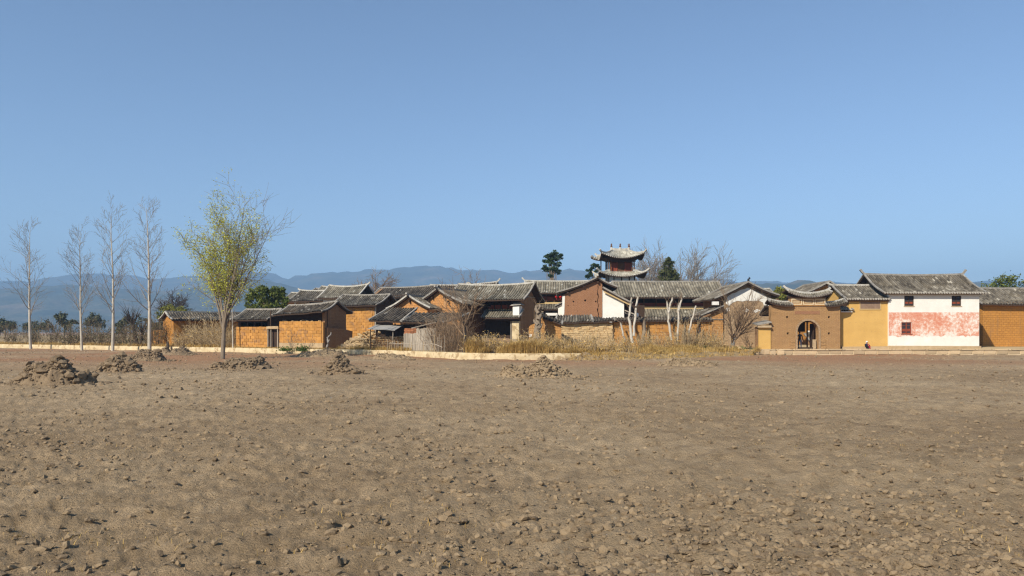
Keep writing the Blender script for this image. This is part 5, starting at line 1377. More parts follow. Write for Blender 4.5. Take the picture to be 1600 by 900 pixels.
leafy('pine_tree', 'ragged dark pine half hidden behind the bell tower', G(926, 135), clump_px([(926, 418, 4.5), (931, 414, 4), (921, 424, 4.5), (929, 425, 5), (924, 431, 5), (934, 420, 4), (918, 432, 4)], 135), leaf_pine, 0.17, 36, 0.25, bark_brown, flat=0.6, seed=8)
leafy('cypress_tree', 'dense olive-green evergreen between the grey bare trees', G(1043, 133), clump_px([(1046, 405, 4), (1043, 410, 5), (1048, 412, 5), (1040, 417, 6), (1047, 420, 6), (1037, 425, 7), (1045, 428, 8), (1052, 427, 6), (1034, 434, 8), (1043, 436, 9), (1052, 436, 8), (1057, 433, 5)], 133), leaf_cypress, 0.15, 40, 0.25, bark_brown, seed=9, sub=9)
leafy('green_bush', 'bright yellow-green bush between the gate crest and the hills', G(1219, 96), clump_px([(1216, 451, 5), (1221, 455, 5), (1213, 456, 5), (1225, 461, 5), (1217, 462, 6), (1210, 462, 4), (1222, 468, 6)], 96), leaf_yellow, 0.13, 34, 0.14, seed=10, cat='bush')
leafy('leafy_tree', 'dark leafy tree past the ochre house beyond the white house', G(1568, 112), clump_px([(1550, 455, 14), (1565, 445, 14), (1580, 440, 14), (1592, 452, 14), (1572, 462, 15), (1556, 468, 12), (1600, 465, 14)], 112), leaf_bamboo, 0.17, 46, 0.3, seed=11, sub=9)

# hedge of scrub at the field edge on the left
def scrub(name, label, spots, mat, cat, group=None, hmin=0.8, hmax=2.0, stems=24, seed=1, leafmat=None, leafn=0, r=0.012, spread=0.5):
    """one bush per spot"""
    random.seed(seed); out = []
    for i, (u, D, wr, hh) in enumerate(spots):
        lab = label[i] if isinstance(label, (list, tuple)) else label
        t = thing(name, lab, cat, G(u, D, T), 0, group); mb = MB(); m = MB()
        for _ in range(int(stems * wr)):
            p = Vector((random.gauss(0, wr * 0.38), random.gauss(0, wr * 0.3), -0.1)); L = hh * random.uniform(.55, 1.1)
            d = Vector((p.x * spread / wr + random.gauss(0, .22), p.y * .5 / wr + random.gauss(0, .22), 1)).normalized()
            pts, rad, dd = limb(mb, p, d, L, r * 1.3, r * .7, 4, .09, .0, 3)
            for _ in range(5):
                k = random.randint(1, 4); pp, _, d2 = limb(mb, pts[k], rnd_dir(dd, R(random.uniform(20, 60))), L * random.uniform(.18, .45), r, r * .6, 3, .13, .02, 3)
                if leafmat:
                    for _ in range(leafn): leaf_quad(m, random.choice(pp) + Vector((random.gauss(0, .08), random.gauss(0, .08), random.gauss(0, .08))), random.uniform(.04, .1))
        mb.build('stems', mat, t, recalc=False, kind='stuff')
        if leafmat: m.build('leaves', leafmat, t, attr=True, recalc=False, kind='stuff')
        out.append(t)
    return out
random.seed(77)
hs_ = [(u, front_D(u) + random.uniform(1.5, 4), random.uniform(1.2, 1.9), random.uniform(2.1, 3.4)) for u in (-20, 18, 52, 84, 112, 138, 160, 184, 204, 226, 246)]
scrub('hedge_bush', 'scrubby olive hedge bush behind the low wall under the bare poplars', hs_, twig_brown, 'bush', 'scrub hedge under the poplars', stems=34, seed=2, leafmat=leaf_hedge, leafn=5)
br_ = [(u, D, wr, hh) for u, D, wr, hh in ((282, 93.2, 1.2, 1.5), (294, 94.0, 1.4, 2.0), (307, 93.4, 1.5, 2.4), (321, 92.6, 1.6, 2.9), (334, 91.6, 1.5, 2.9), (346, 90.8, 1.3, 2.5), (357, 89.6, 1.2, 2.0))]
scrub('brush_heap', ['low dry brush clump at the sunny end of the long-roofed shed', 'second dry brush clump from the sunny shed end', 'third dry brush clump from the sunny shed end', 'tallest dry brush clump before the middle of the long-roofed shed', 'tall dry brush clump behind the spring-green tree', 'dry brush clump between spring-green tree and slim pale sapling', 'low dry brush clump beside the slim pale sapling'], br_, twig_straw, 'brush', 'dry brush along the shed', stems=46, seed=3, leafmat=straw, leafn=1)
br2 = [(687, 72.2, 1.1, 2.9), (697, 71.6, 1.2, 3.2), (708, 70.6, 1.1, 2.9), (718, 70.2, 0.9, 2.3), (703, 73.5, 1.3, 3.6)]
scrub('brush_heap', ['grey-brown thicket clump touching the end of the plank fence', 'grey-brown thicket clump, second from the plank fence', 'thicket clump midway between plank fence and black-trunked tree', 'short thicket clump right beside the black-trunked tree', 'tallest thicket clump, set back against the plank-sided house'], br2, twig_brown, 'brush', 'thicket by the plank fence', stems=52, seed=4)
br3 = [(598, 77.6, 0.9, 1.4), (612, 76.6, 0.8, 1.2)]
scrub('dry_bush', ['dry brown bush at the end of the stone heap', 'small dry bush below the grey board canopy'], br3, twig_brown, 'bush', stems=40, seed=5)
br4 = [(876, 72.8, .9, 1.4), (900, 74.8, 1.0, 1.6), (918, 75.5, .9, 1.5), (942, 76.4, .9, 1.7), (962, 77.2, .8, 1.9), (1002, 77.4, 1.0, 1.9), (1022, 78, 1.0, 1.7), (1036, 77.8, .8, 1.7), (1066, 77.6, 1.1, 2.5), (1076, 77.4, 1.2, 2.9), (1088, 77.8, 1.1, 2.2), (1110, 79, 1.0, 2.3), (1122, 79.5, 1.0, 2.2)]
scrub('dry_bush', 'straw-brown dry weed bush growing before the courtyard walls', br4, twig_straw, 'bush', 'dry weeds before the courtyard walls', stems=30, seed=6, r=0.013)
random.seed(91)
gb = [(u, front_D(u) + random.uniform(1.2, 4.5 if u < 840 else 9), random.uniform(.6, 1.1), random.uniform(.8, 1.7)) for u in (742, 756, 770, 784, 796, 812, 822, 834, 852, 864, 884, 910, 930, 952, 980, 1014, 1048, 1096, 1116, 1168)]
scrub('dry_bush', 'low golden-brown dry bush on the grassy terrace between low wall and houses', gb, twig_straw, 'bush', 'low dry bushes on the terrace', stems=46, seed=16, leafmat=straw, leafn=2)
br5 = [(454, 81.9, .5, 2.3), (478, 81.3, .45, 1.8)]
scrub('dry_bush', ['thin leafless sapling bush against the mud-block house front', 'low thin leafless bush by the mud-block house corner'], br5, bark_brown, 'bush', stems=16, seed=7, spread=0.9)
for (u, D, lab, sd) in ((446, 82.0, 'low green weed clump at the foot of the mud-block wall', 1), (472, 81.2, 'green weed clump with tall leaves by the stone footing', 2), (785, 69.5, 'small green weed below the dry golden grass', 3), (1075, 76.4, 'green patch of weeds by the wall remnant', 4), (1150, 77.8, 'long green weed strip below the flat stone heap', 5), (1100, 76.9, 'green weed tuft at the foot of the flat stones', 6)):
    random.seed(sd); t = thing('green_weed', lab, 'weed', G(u, D, T if D > front_D(u) + 1 else 0.3)); m = MB(); k = 1.6 if sd == 5 else (0.8 if sd != 3 else 0.5)
    for _ in range(420): leaf_quad(m, Vector((random.gauss(0, k * .45), random.gauss(0, .2), abs(random.gauss(0, .16 if sd != 2 else .28)))), random.uniform(.05, .12))
    m.build('leaves', weed_green, t, attr=True, recalc=False, kind='stuff')

far_t = ((-90, 190, 'broad hazy olive tree far across the fields'), (-40, 230, 'hazy round tree in the far field hedge'), (8, 205, 'squat dark tree in the far field hedge'), (60, 240, 'pale hazy tree beyond the crooked poplar'), (100, 195, 'bushy far tree behind the young poplar'), (146, 220, 'distant olive tree between hedge and hills'), (196, 185, 'dull green distant tree beside the dark pollard'), (240, 175, 'dull olive tree behind the broad bare poplar'), (318, 150, 'grey-green tree behind the shed ridge'), (1690, 140, 'olive tree past the end of the last ochre house'), (1740, 170, 'broad olive tree at the far end of the kerb'), (1800, 160, 'round olive tree in the open past the kerb'))
for k, (u, D, lab) in enumerate(far_t):
    random.seed(400 + k); v0 = random.uniform(496, 506); cl = [(u + random.gauss(0, 8), v0 + random.uniform(-3, 14), random.uniform(5, 9)) for _ in range(9)]
    leafy('far_tree', lab, G(u, D, 0.2), clump_px(cl, D), leaf_hedge, .3, 26, .2, seed=600 + k, sub=7)
# dry grass: nobody could count it
random.seed(12)
m = MB()
def tuft(x, y, z, hh, n=7, wk=1.0):
    for _ in range(n):
        a = random.uniform(0, 6.28); l = hh * random.uniform(.5, 1.1); sp = random.uniform(.1, .95 if wk == 1 else 1.4) * l
        bx, by = x + random.gauss(0, .08), y + random.gauss(0, .08); dx, dy = math.cos(a), math.sin(a); w = random.uniform(.010, .02) * wk
        p0, p1 = Vector((bx - dy * w, by + dx * w, z)), Vector((bx + dy * w, by - dx * w, z)); md = Vector((bx + dx * sp * .4, by + dy * sp * .4, z + l * .65)); tp = Vector((bx + dx * sp, by + dy * sp, z + l * .95))
        t = random.random(); s = Vector((-dy * w * .7, dx * w * .7, 0))
        m.quad(p0, p1, md - s, md + s, t); m.tri(md + s, md - s, tp, t)
for _ in range(11500):
    u = random.uniform(728, 1186); D = front_D(u) + random.uniform(0.4, 7.5 if u < 840 else 13.5) * random.random() ** .7
    if u > 1090 and D > 79: continue
    if 1098 < u < 1180 and 75.2 < D < 79 and random.random() < .85: continue
    if u > 820 and D > 78.6: continue
    x = px(u, D); dens = noise.noise(Vector((x * .35, D * .35, 2)))
    if dens < -0.1: continue
    hh = random.uniform(.25, .65) + max(0, dens) * 1.2
    if 728 < u < 880: hh *= 1.25
    if u > 900: hh *= 0.7 if D < 77 else 1.0
    tuft(x, D, T if u < 890 else (T - max(0, (front_D(u) + 1 - D)) * .2), hh)
for _ in range(1100):
    u = random.uniform(528, 640); D = front_D(u) + random.uniform(.4, 3.2); tuft(px(u, D), D, T, random.uniform(.2, .5))
for _ in range(1500):
    u = random.uniform(-60, 372); D = front_D(u) + random.uniform(.3, 3.0); tuft(px(u, D), D, T, random.uniform(.2, .6), 6)
for _ in range(500):
    u = random.uniform(372, 530); D = front_D(u) + random.uniform(.3, 1.4); tuft(px(u, D), D, T, random.uniform(.1, .25), 5)
for _ in range(700):
    u = random.uniform(890, 1180); D = front_D(u) + random.uniform(-2.2, .5); tuft(px(u, D), D, 0.02 + max(0, min(.4, (D - front_D(u) + 1.6) * .3)), random.uniform(.12, .3), 5)
g = m.build('dry_grass', straw, attr=True, recalc=False, kind='stuff')
tag(g, 'dry golden grass covering the terrace behind the low wall', 'grass')
# ------------------------------------------------------------------ stone heaps, fences, earth mounds, people
random.seed(31)
# heap of tan stones beside the mud-block house
heap = thing('stone_heap', 'heap of tan field stones piled beside the mud-block house', 'stones', G(562, 82))
hb = Vector(heap.location)
for _ in range(210):
    u = random.uniform(533, 594); k = (u - 533) / 60; topv = 541 - 22 * min(1, k * 1.8) if k < .55 else 519
    D = 79.6 + random.uniform(-.2, 2.4); D = max(D, front_D(u) + .9)
    base = pz(545, 80); zt = pz(topv, 81)
    fr = (D - 79.4) / 2.6
    z = base + (zt - base) * min(1, max(0.05, fr * random.uniform(.8, 1.1)))
    s = random.uniform(.26, .55)
    inst('stone', random.choice(stone_meshes), heap, (px(u, D) - hb.x, D - hb.y, z - hb.z), (random.uniform(-.5, .5), random.uniform(-.5, .5), random.uniform(0, 6.28)), (s * random.uniform(1, 1.5), s, s * random.uniform(.6, .9)))
mb = MB()
for (u0, u1, y0, y1, z1) in ((536, 592, 80.2, 83, 1.0), (545, 592, 81.2, 83.2, 1.65)):
    mb.box(px(u0, 81) - hb.x, px(u1, 81) - hb.x, y0 - hb.y, y1 - hb.y, -.2, z1 - T, .1)
mb.build('heap_core', stone_plinth, heap)
rub = thing('rubble_wall', 'low wall of rough tan stones under the grey board canopy', 'wall', G(578, 77.9))
rb = Vector(rub.location); rw = px(632, 77.6) - rb.x
mb = MB(); mb.box(0, rw, .05, .45, -.2, 1.35, .05); mb.build('wall_core', joint_mud, rub)
for r in range(6):
    x = random.uniform(-.1, .1)
    while x < rw:
        s = random.uniform(.24, .42)
        inst('stone', random.choice(stone_meshes), rub, (x, random.uniform(-.02, .1), .1 + r * .24 + random.uniform(-.04, .04)), (random.uniform(-.3, .3), random.uniform(-.3, .3), random.uniform(-.4, .4)), (s * 1.35, s * .9, s * .8)); x += s * .95
# grey board canopy
can = thing('board_canopy', 'sagging sheet of grey boards on thin posts over the rubble wall', 'canopy', G(600, 77.8)); cb = Vector(can.location)
c4 = [at(574, 514.5, 77) - cb, at(617, 516.5, 76.6) - cb, at(630, 508.5, 79) - cb, at(588, 508, 79.2) - cb]
N = 7
for k in range(N):
    a, b = c4[0].lerp(c4[1], k / N), c4[0].lerp(c4[1], (k + .96) / N); d, c = c4[3].lerp(c4[2], k / N), c4[3].lerp(c4[2], (k + .96) / N)
    up = Vector((0, 0, .04)); j = Vector((0, 0, random.uniform(-.02, .02)))
    mb = MB(); mb.hexa([a + j, b + j, c + j, d + j, a + up + j, b + up + j, c + up + j, d + up + j]); mb.build('board', board_grey, can)
for (u, D, v) in ((579, 77.2, 514), (614, 76.9, 515.5), (627, 78.6, 509), (590, 78.8, 509)):
    p = at(u, v, D) - cb; mb = MB(); mb.tube([(p.x, p.y, -.1), (p.x, p.y, p.z)], .05, 6); mb.build('post', wood_grey if u == 614 else wood_dark, can)
# plank fence with bricks stacked on it, and the picket fence before it
pf = thing('plank_fence', 'fence of tall weathered grey planks below the lean-to', 'fence', G(631, 75.6)); fb = Vector(pf.location)
pe = Vector((px(681.5, 74.4), 74.4, T)) - fb; n = 15
for k in range(n):
    p = pe * ((k + .5) / n); q = pe * (1 / n) * .47
    zt = (pz(521, 75.4) if k < 6 else pz(512.5, 75)) - T + random.uniform(-.08, .05)
    nx = Vector((pe.y, -pe.x, 0)).normalized() * .03; lean = Vector((random.uniform(-.03, .03), 0, 0)); z = Vector((0, 0, 1)); y0 = nx * random.uniform(-.5, .5)
    mb = MB(); mb.hexa([p - q - nx + y0 - z * .1, p + q - nx + y0 - z * .1, p + q + nx + y0 - z * .1, p - q + nx + y0 - z * .1, p - q - nx + y0 + lean + z * zt, p + q - nx + y0 + lean + z * (zt + random.uniform(-.06, .06)), p + q + nx + y0 + lean + z * zt, p - q + nx + y0 + lean + z * zt])
    mb.build('plank', wood_grey, pf)
mb = MB(); mb.bar([Vector((0, .08, 1.2)), pe + Vector((0, .08, 1.25))], .06, .1); mb.build('rail', wood_grey, pf)
bs = thing('brick_stack', 'short stack of red-brown bricks above the shorter planks', 'bricks', G(631, 75.95)); bb = Vector(bs.location)
brick_mat = mat_plain('brick_red', (0.34, 0.13, 0.06), (0.45, 0.2, 0.09), 3, .9, rnd=.25)
bme = block_mesh('brick', brick_mat, .3, .16, .12, .008); z0 = pz(521.5, 75.8) - T
mb = MB(); mb.box(0, 1.28, -.02, .2, -.1, z0); mb.build('ledge', old_mud, bs)
for r in range(4):
    for k in range(4): inst('brick', bme, bs, (.17 + k * .315 + (.05 if r % 2 else 0), -.02 + random.uniform(-.02, .02), z0 + .005 + r * .135), (0, 0, random.uniform(-.08, .08)))
pole = tag(None or (lambda m: (m.bar([at(643, 513.5, 74.9) - at(643, 513.5, 74.9), at(681, 504, 75.6) - at(643, 513.5, 74.9)], .1, .09), m.build('loose_pole', wood_grey))[1])(MB()), 'loose weathered pole slanting over the plank fence', 'pole'); pole.location = at(643, 513.5, 74.9)
pk = thing('picket_fence', 'low fence of crooked sticks with one rail before the plank fence', 'fence', G(606, 75.3)); kb_ = Vector(pk.location)
u = 606
while u < 694:
    D = front_D(u) + .55; p = Vector((px(u, D), D, T)) - kb_; hh = random.uniform(.75, 1.15) * (1.5 if 676 < u else 1); l = random.uniform(-.08, .08)
    mb = MB(); mb.tube([p - Vector((0, 0, .1)), p + Vector((l * .5, 0, hh * .5)), p + Vector((l, 0, hh))], [.03, .028, .02], 5); mb.build('picket', wood_grey if random.random() < .7 else twig_straw, pk); u += random.uniform(2.6, 5.2)
pts = [Vector((px(u, front_D(u) + .5), front_D(u) + .5, T + .7 + .05 * math.sin(u * .3))) - kb_ for u in range(608, 686, 6)] + [Vector((px(691, front_D(691) + .5), front_D(691) + .5, T + .45)) - kb_]
mb = MB(); mb.tube(pts, .028, 5); mb.build('rail', wood_grey, pk)

# heap of flat stones on the bank
fl = thing('stone_heap', 'heap of flat pale slabs on the grassy bank near the gate', 'stones', G(1135, 78.2, T - .05)); f0 = Vector(fl.location)
for _ in range(70):
    u = random.gauss(1138, 18); D = 78 + random.uniform(-.9, .9); s = random.uniform(.2, .55)
    zt = .62 * math.exp(-((u - 1138) / 24) ** 2)
    inst('slab', random.choice(stone_meshes), fl, (px(u, D) - f0.x, D - f0.y, random.uniform(-.05, zt)), (random.uniform(-.2, .2), random.uniform(-.2, .2), random.uniform(0, 6.3)), (s * 1.5, s, s * .45))
mb = MB(); mb.box(-1.6, 1.7, -.4, .8, -.4, .25, .12); mb.build('heap_core', stone_plinth, fl)
for (u, v, D, s, lab) in ((1067, 549, 76.2, .45, 'single tan slab lying in the dry grass'), (1112, 551.5, 77.2, .55, 'pale squared stone below the flat stone heap'), (803, 533, 71, .55, 'large pale boulder in the golden grass'), (776, 538, 70.5, .5, 'grey rounded stone beside a green weed in dry grass')):
    o = bpy.data.objects.new('boulder', rock_mesh('boulder', stone_pale, u * .1, .7)); o.location = (px(u, D), D, max(.25, pz(v, D))); o.scale = (s * 1.5, s, s); col.objects.link(o); tag(o, lab, 'stone')
slabs = thing('loose_blocks', 'loose squared blocks left at the end of the kerb by the gate', 'stones', G(1178, 78.0, 0))
for k, (u, s) in enumerate(((1181, .5), (1190, .62), (1199, .55), (1208, .6), (1220, .7))):
    inst('block', block_mesh('block', stone_pale, s, s * .8, .42, .03), slabs, (px(u, 78) - slabs.location.x, random.uniform(-.2, .15), random.uniform(-.05, .05)), (0, 0, random.uniform(-.3, .3)))

# earth mounds in the field
def mound(u, v, wpx, hpx, label, mat, n, seed, clod=.2):
    random.seed(seed)
    D = EYE * F / (v - V0); w = wpx / F * D; hh = 1.45 * hpx / F * D
    t = thing('earth_mound', label, 'mound', (px(u, D), D + w * .2, -.05), 0, 'mounds of dug earth')
    mb = MB(); nx, ny = 84, 44
    def Z(x, y):
        q = Vector((x * .8 + seed, y * .8, seed)); e = (x / (w * .5)) ** 2 + (y / (w * .3)) ** 2 + .45 * noise.noise(q * 1.4)
        b = max(0, 1 - e) ** .8; k = min(b * 4, 1)
        return hh * b * (.7 + .6 * noise.noise(q * 1.2)) + k * (.16 * noise.noise(q * 3) + .12 * abs(noise.noise(q * 6.5)) + .07 * noise.noise(q * 14))
    for j in range(ny):
        for i in range(nx):
            x = (i / (nx - 1) - .5) * w * 1.25; y = (j / (ny - 1) - .5) * w * .8; mb.v.append((x, y, Z(x, y) - .03))
    for j in range(ny - 1):
        for i in range(nx - 1): a = j * nx + i; mb.f.append((a, a + 1, a + nx + 1, a + nx)); mb.a.append(.5)
    mb.build('heap', mat, t, recalc=False)
    cm = MB()
    for _ in range(n * 8):
        x = random.gauss(0, w * .26); y = random.gauss(0, w * .16); s = clod * .36 * random.lognormvariate(-.45, .55)
        clod_to(cm, (x, y, max(0, Z(x, y)) + s * .1), s)
    cm.build('clods', mat, t, recalc=False, kind='stuff')
OCT = [(1, 0, 0), (0, 1, 0), (-1, 0, 0), (0, -1, 0), (0, 0, 1), (0, 0, -1)]
ico = bmesh.new(); bmesh.ops.create_icosphere(ico, subdivisions=1, radius=1.0); ICOV = [v.co.copy() for v in ico.verts]; ICOF = [tuple(v.index for v in f.verts) for f in ico.faces]; ico.free()
def clod_to(m, p, s, small=False):
    n = len(m.v); sd = random.random() * 99; ax = (random.uniform(.7, 1.4), random.uniform(.7, 1.4), random.uniform(.5, .95)); rot = Matrix.Rotation(random.uniform(0, 6.28), 3, 'Z') @ Matrix.Rotation(random.uniform(-.5, .5), 3, 'X')
    if small:
        for v in OCT:
            q = rot @ (Vector(v) * s * random.uniform(.6, 1.2)); m.v.append((p[0] + q.x * ax[0], p[1] + q.y * ax[1], p[2] + q.z * ax[2]))
        for f in ((0, 1, 4), (1, 2, 4), (2, 3, 4), (3, 0, 4)): m.f.append(tuple(n + i for i in f)); m.a.append(.5)
    else:
        for v in ICOV:
            q = rot @ (v * s * (1 + .6 * noise.noise(v * 1.3 + Vector((sd, 0, 0))))); m.v.append((p[0] + q.x * ax[0], p[1] + q.y * ax[1], p[2] + q.z * ax[2]))
        for f in ICOF: m.f.append(tuple(n + i for i in f)); m.a.append(.5)
mound(178, 583, 76, 24, 'big dark mound of wet clods nearest the bare poplars', clod_soil, 190, 1, .22)
mound(222, 563, 64, 13, 'dark clod mound at the foot of the wide bare poplar', clod_soil, 130, 2, .22)
mound(370, 577, 96, 22, 'wide mound of brown clods in front of the spring-green tree', clod_soil, 210, 3, .22)
mound(530, 585, 72, 18, 'rough clod mound with pale lumps out from the mud-block house', clod_soil, 150, 4, .24)
mound(838, 588, 120, 17, 'long low mound of pale clods out from the golden grass', clod_dry, 210, 5, .2)
mound(922, 562, 100, 9, 'smooth soil heap banked against the end of the low wall', clod_dry, 60, 6, .12)
mound(268, 554, 70, 8, 'low red-brown soil bank along the low wall under the shed', clod_soil, 50, 7, .16)
mound(505, 557, 90, 9, 'flat reddish soil bank along the wall by the mud-block house', clod_dry, 60, 8, .14)
mound(608, 560, 66, 7, 'small reddish soil bank below the stick fence', clod_dry, 50, 9, .14)
mound(1078, 572, 110, 9, 'scattered low mound of grey clods below the lopped trees', clod_dry, 110, 10, .16)
mound(70, 600, 130, 30, 'broad dark clod mound at the open end of the field', clod_soil, 220, 11, .24)
# loose clods over the field: nobody could count them
random.seed(5); cm = MB(); cp = MB()
for _ in range(42000):
    v = V0 + 30 + 400 * random.random() ** 1.5; D = EYE * F / (v - V0); u = random.uniform(-120, 1720); x = px(u, D)
    d = noise.noise(Vector((x * .14, D * .14, 4)))
    if random.random() > .5 + d * 1.0: continue
    s = random.lognormvariate(-3.75, .55) * (1 + max(0, (D - 20) / 45)); s = min(s, .055 if D < 25 else .11)
    clod_to(cm if random.random() < .62 else cp, (x, D, field_z(x, D) + s * .15), s, small=s < .035)
g = cm.build('loose_clods', clod_dry, recalc=False, kind='stuff'); tag(g, 'loose pale soil clods strewn over the dirt field', 'clods')
g = cp.build('loose_clods', clod_soil, recalc=False, kind='stuff'); tag(g, 'loose dark soil clods strewn over the dirt field', 'clods')
# stubble of dry weeds in the field
random.seed(6); m = MB()
for _ in range(900):
    v = V0 + 32 + 350 * random.random() ** 1.6; D = EYE * F / (v - V0); x = px(random.uniform(-120, 1720), D)
    if noise.noise(Vector((x * .2, D * .2, 8))) > .05: tuft(x, D, field_z(x, D) - .01, random.uniform(.04, .1), 5, .25)
g = m.build('field_stubble', straw, attr=True, recalc=False, kind='stuff'); tag(g, 'thin dry stubble scattered across the dirt field', 'stubble')

# ------------------------------------------------------------------ people
def skin_mesh(nodes, edges, levels=2):
    me = bpy.data.meshes.new('figure'); me.from_pydata([n[0] for n in nodes], edges, [])
    ob = bpy.data.objects.new('figure', me); col.objects.link(ob)
    md = ob.modifiers.new('skin', 'SKIN'); md.use_smooth_shade = True
    for i, n in enumerate(nodes):
        sv = me.skin_vertices[0].data[i]; r = n[1]; sv.radius = (r, r) if not hasattr(r, '__len__') else r; sv.use_root = i == 0
    sb = ob.modifiers.new('sub', 'SUBSURF'); sb.levels = levels; sb.render_levels = levels
    dg = bpy.context.evaluated_depsgraph_get(); out = bpy.data.meshes.new_from_object(ob.evaluated_get(dg))
    bpy.data.objects.remove(ob); bpy.data.meshes.remove(me)
    return out
def to_obj(name, me, mat, parent):
    me.materials.clear(); me.materials.append(mat)
    for p in me.polygons: p.use_smooth = True; p.material_index = 0
    o = bpy.data.objects.new(name, me); o.parent = parent; col.objects.link(o); return o
skin = mat_plain('skin', (0.36, 0.2, 0.13), (0.42, 0.25, 0.17), 8, .6)
cloth_black = mat_plain('cloth_black', (0.012, 0.012, 0.015), (0.025, 0.025, 0.03), 6, .9)
cloth_jean = mat_plain('cloth_jean', (0.03, 0.04, 0.065), (0.05, 0.065, 0.1), 9, .9)
cloth_navy = mat_plain('cloth_navy', (0.02, 0.03, 0.12), (0.03, 0.05, 0.18), 6, .9)
cloth_red = mat_plain('cloth_red', (0.32, 0.015, 0.03), (0.42, 0.025, 0.045), 6, .9)
cloth_white = mat_plain('cloth_white', (0.7, 0.68, 0.64), (0.8, 0.78, 0.74), 6, .9)
hair_black = mat_plain('hair_black', (0.01, 0.009, 0.008), (0.02, 0.017, 0.015), 9, .7)
def fingers(nodes, edges, wrist, palm, d, side):
    """palm plus four fingers and a thumb, slightly curled"""
    i0 = len(nodes); nodes.append((palm, (.034, .02))); edges.append((wrist, i0)); d = Vector(d).normalized(); s = Vector(side).normalized(); P = Vector(palm)
    for k in range(4):
        a = P + s * (.024 * (k - 1.5)) + d * .05; L = (.062, .075, .07, .052)[k]; b = a + d * L * .55 + Vector((0, .012, 0)); c = b + d * L * .4 + Vector((0, .022, 0)); j = len(nodes)
        nodes += [(tuple(a), .0095), (tuple(b), .0088), (tuple(c), .0075)]; edges += [(i0, j), (j, j + 1), (j + 1, j + 2)]
    a = P - s * .035 + d * .012; b = a - s * .016 + d * .035; j = len(nodes); nodes += [(tuple(a), .0105), (tuple(b), .0085)]; edges += [(i0, j), (j, j + 1)]
def head(parent, c, facing, tilt=0.0, hair=True):
    mb = MB(); bm = bmesh.new(); bmesh.ops.create_uvsphere(bm, u_segments=20, v_segments=14, radius=1.0)
    for v in bm.verts:
        x, y, z = v.co; k = 1 - .22 * max(0, -z); y2 = y * (1 + .05 * (z < 0)); v.co = Vector((x * .077 * k, y2 * .098 * k, z * .122))
        if y < -.86 and -.35 < z < .12 and abs(x) < .28: v.co.y -= .016 * (1 - abs(x) / .28)      # nose
        if y < -.7 and .08 < z < .3 and .2 < abs(x) < .6: v.co.y += .008                               # eye hollows
        if y < -.75 and -.62 < z < -.45 and abs(x) < .35: v.co.y += .005                               # mouth line
        if abs(x) > .93 and -.2 < z < .25: v.co.x *= 1.16                                              # ears
    me = bpy.data.meshes.new('head'); bm.to_mesh(me); bm.free(); o = to_obj('head', me, skin, parent); o.location = c; o.rotation_euler = (tilt, 0, facing)
    if hair:
        bm = bmesh.new(); bmesh.ops.create_uvsphere(bm, u_segments=18, v_segments=12, radius=1.0)
        bmesh.ops.delete(bm, geom=[v for v in bm.verts if v.co.z < -.35 or (v.co.y < -.45 and v.co.z < .45)], context='VERTS')
        for v in bm.verts: v.co = Vector((v.co.x * .085, v.co.y * .106 + .004, v.co.z * .128 + .006))
        me = bpy.data.meshes.new('hair'); bm.to_mesh(me); bm.free(); h_ = to_obj('hair', me, hair_black, parent); h_.location = c; h_.rotation_euler = (tilt, 0, facing)
# man in dark clothes walking through the gate, seen from behind
m1 = thing('person', 'person in black jacket and dark jeans standing in the gate arch', 'person', (px(1249.5, 79.7), 79.7, 0.575), R(180))
N_ = [((0, 0, .95), (.15, .11)), ((0, .01, 1.12), (.145, .1)), ((0, .02, 1.32), (.17, .11)), ((0, .02, 1.43), (.12, .085)), ((0, .0, 1.52), .052),
      ((.1, 0, .9), .095), ((.115, -.03, .5), .066), ((.12, .05, .09), .045), ((.125, -.1, .035), .036),
      ((-.1, 0, .9), .095), ((-.12, .02, .5), .066), ((-.125, .1, .09), .045), ((-.13, -.04, .035), .036),
      ((.2, .02, 1.4), .07), ((.27, .05, 1.13), .052), ((.27, -.05, .9), .04), ((-.2, .02, 1.4), .07), ((-.28, .04, 1.13), .052), ((-.3, -.04, .88), .04)]
E_ = [(0, 1), (1, 2), (2, 3), (3, 4), (0, 5), (5, 6), (6, 7), (7, 8), (0, 9), (9, 10), (10, 11), (11, 12), (3, 13), (13, 14), (14, 15), (3, 16), (16, 17), (17, 18)]
fingers(N_, E_, 15, (.27, -.06, .83), (0, -.1, -1), (0, 1, 0)); fingers(N_, E_, 18, (-.3, -.05, .81), (0, -.1, -1), (0, 1, 0))
body = to_obj('body', skin_mesh(N_, E_), cloth_black, m1)
me = body.data; me.materials.append(cloth_jean); me.materials.append(skin)
for p in me.polygons:
    c = p.center
    if c.z < .93 and abs(c.x) < .21: p.material_index = 1
    if (abs(c.x) > .2 and c.z < .87) or c.z > 1.5: p.material_index = 2
    if c.z < .07: p.material_index = 0
head(m1, (0, -.01, 1.63), 0)
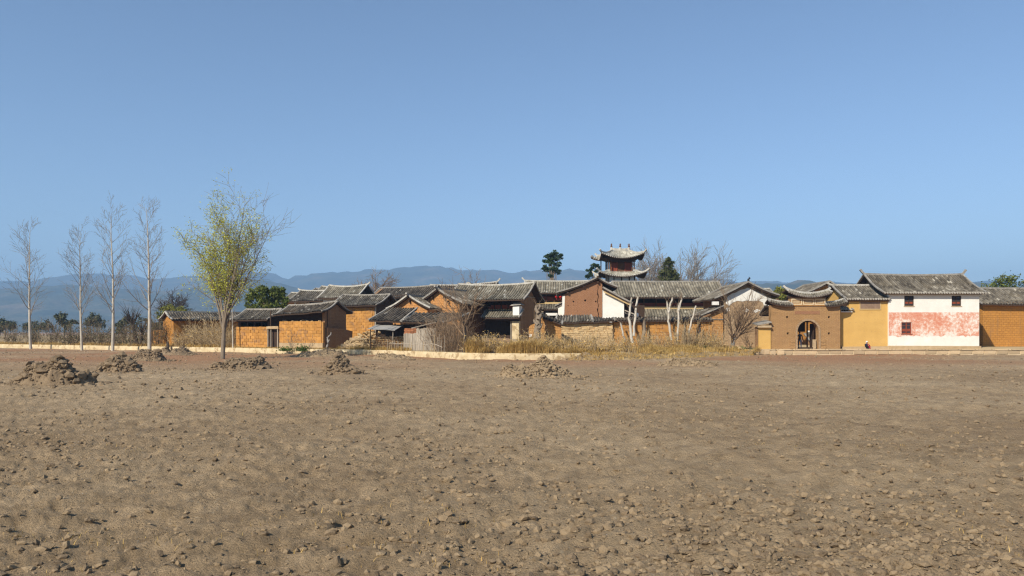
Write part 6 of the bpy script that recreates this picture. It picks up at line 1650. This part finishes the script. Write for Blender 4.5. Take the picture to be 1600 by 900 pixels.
# seated figure on the kerb below the yellow wall
m2 = thing('person', 'seated person in white headscarf, red sleeve and navy clothes below the yellow wall', 'person', (px(1354, 79.15), 79.15, 0.57), R(12))
N_ = [((0, .06, .13), (.17, .14)), ((0, .05, .3), (.16, .12)), ((0, .0, .46), (.15, .1)), ((0, -.03, .55), .05),
      ((.1, -.06, .13), .1), ((.13, -.33, .32), .075), ((.12, -.36, .07), .05), ((.12, -.46, .04), .038), ((-.1, -.06, .13), .1), ((-.13, -.33, .32), .075), ((-.12, -.36, .07), .05), ((-.12, -.46, .04), .038),
      ((.18, -.01, .47), .065), ((.25, -.12, .33), .055), ((.12, -.32, .4), .04), ((-.18, -.01, .47), .065), ((-.25, -.12, .33), .055), ((-.12, -.32, .4), .04)]
E_ = [(0, 1), (1, 2), (2, 3), (0, 4), (4, 5), (5, 6), (6, 7), (0, 8), (8, 9), (9, 10), (10, 11), (2, 12), (12, 13), (13, 14), (2, 15), (15, 16), (16, 17)]
fingers(N_, E_, 14, (.07, -.36, .4), (-1, -.3, -.2), (0, 1, 0)); fingers(N_, E_, 17, (-.07, -.36, .4), (1, -.3, -.2), (0, 1, 0))
body = to_obj('body', skin_mesh(N_, E_), cloth_navy, m2); me = body.data; me.materials.append(cloth_red); me.materials.append(skin); me.materials.append(cloth_black)
for p in me.polygons:
    c = p.center
    if c.x > .03: p.material_index = 1
    if c.x < -.1: p.material_index = 3
    if c.y < -.33 and c.z > .33 and abs(c.x) < .11: p.material_index = 2
head(m2, (0, -.06, .66), 0, R(12), hair=False)
bm = bmesh.new(); bmesh.ops.create_uvsphere(bm, u_segments=18, v_segments=12, radius=1.0)
bmesh.ops.delete(bm, geom=[v for v in bm.verts if v.co.y < -.5 and v.co.z < .35], context='VERTS')
for v in bm.verts: v.co = Vector((v.co.x * .105, v.co.y * .125 + .01, v.co.z * .145 - (.02 if v.co.z < -.3 else 0)))
me = bpy.data.meshes.new('headscarf'); bm.to_mesh(me); bm.free(); o = to_obj('headscarf', me, cloth_white, m2); o.location = (0, -.05, .67); o.rotation_euler = (R(12), 0, 0)
# ------------------------------------------------------------------ the air
hm = bpy.data.materials.new('haze'); hm.use_nodes = True
nt = hm.node_tree
for nd in list(nt.nodes):
    if nd.type == 'BSDF_PRINCIPLED': nt.nodes.remove(nd)
pv = nt.nodes.new('ShaderNodeVolumePrincipled')
pv.inputs['Color'].default_value = (0.40, 0.66, 1.0, 1)
pv.inputs['Density'].default_value = 0.00028
pv.inputs['Anisotropy'].default_value = 0.0
nt.links.new(pv.outputs[0], nt.nodes['Material Output'].inputs['Volume'])
mb = MB(); mb.box(-8500, 8500, -3200, 6600, -7.0, 500.0)
h = mb.build('haze', hm); h['kind'] = 'stuff'
tag(h, 'thin blue haze in the valley air before the mountains', 'haze')
h.display_type = 'WIRE'
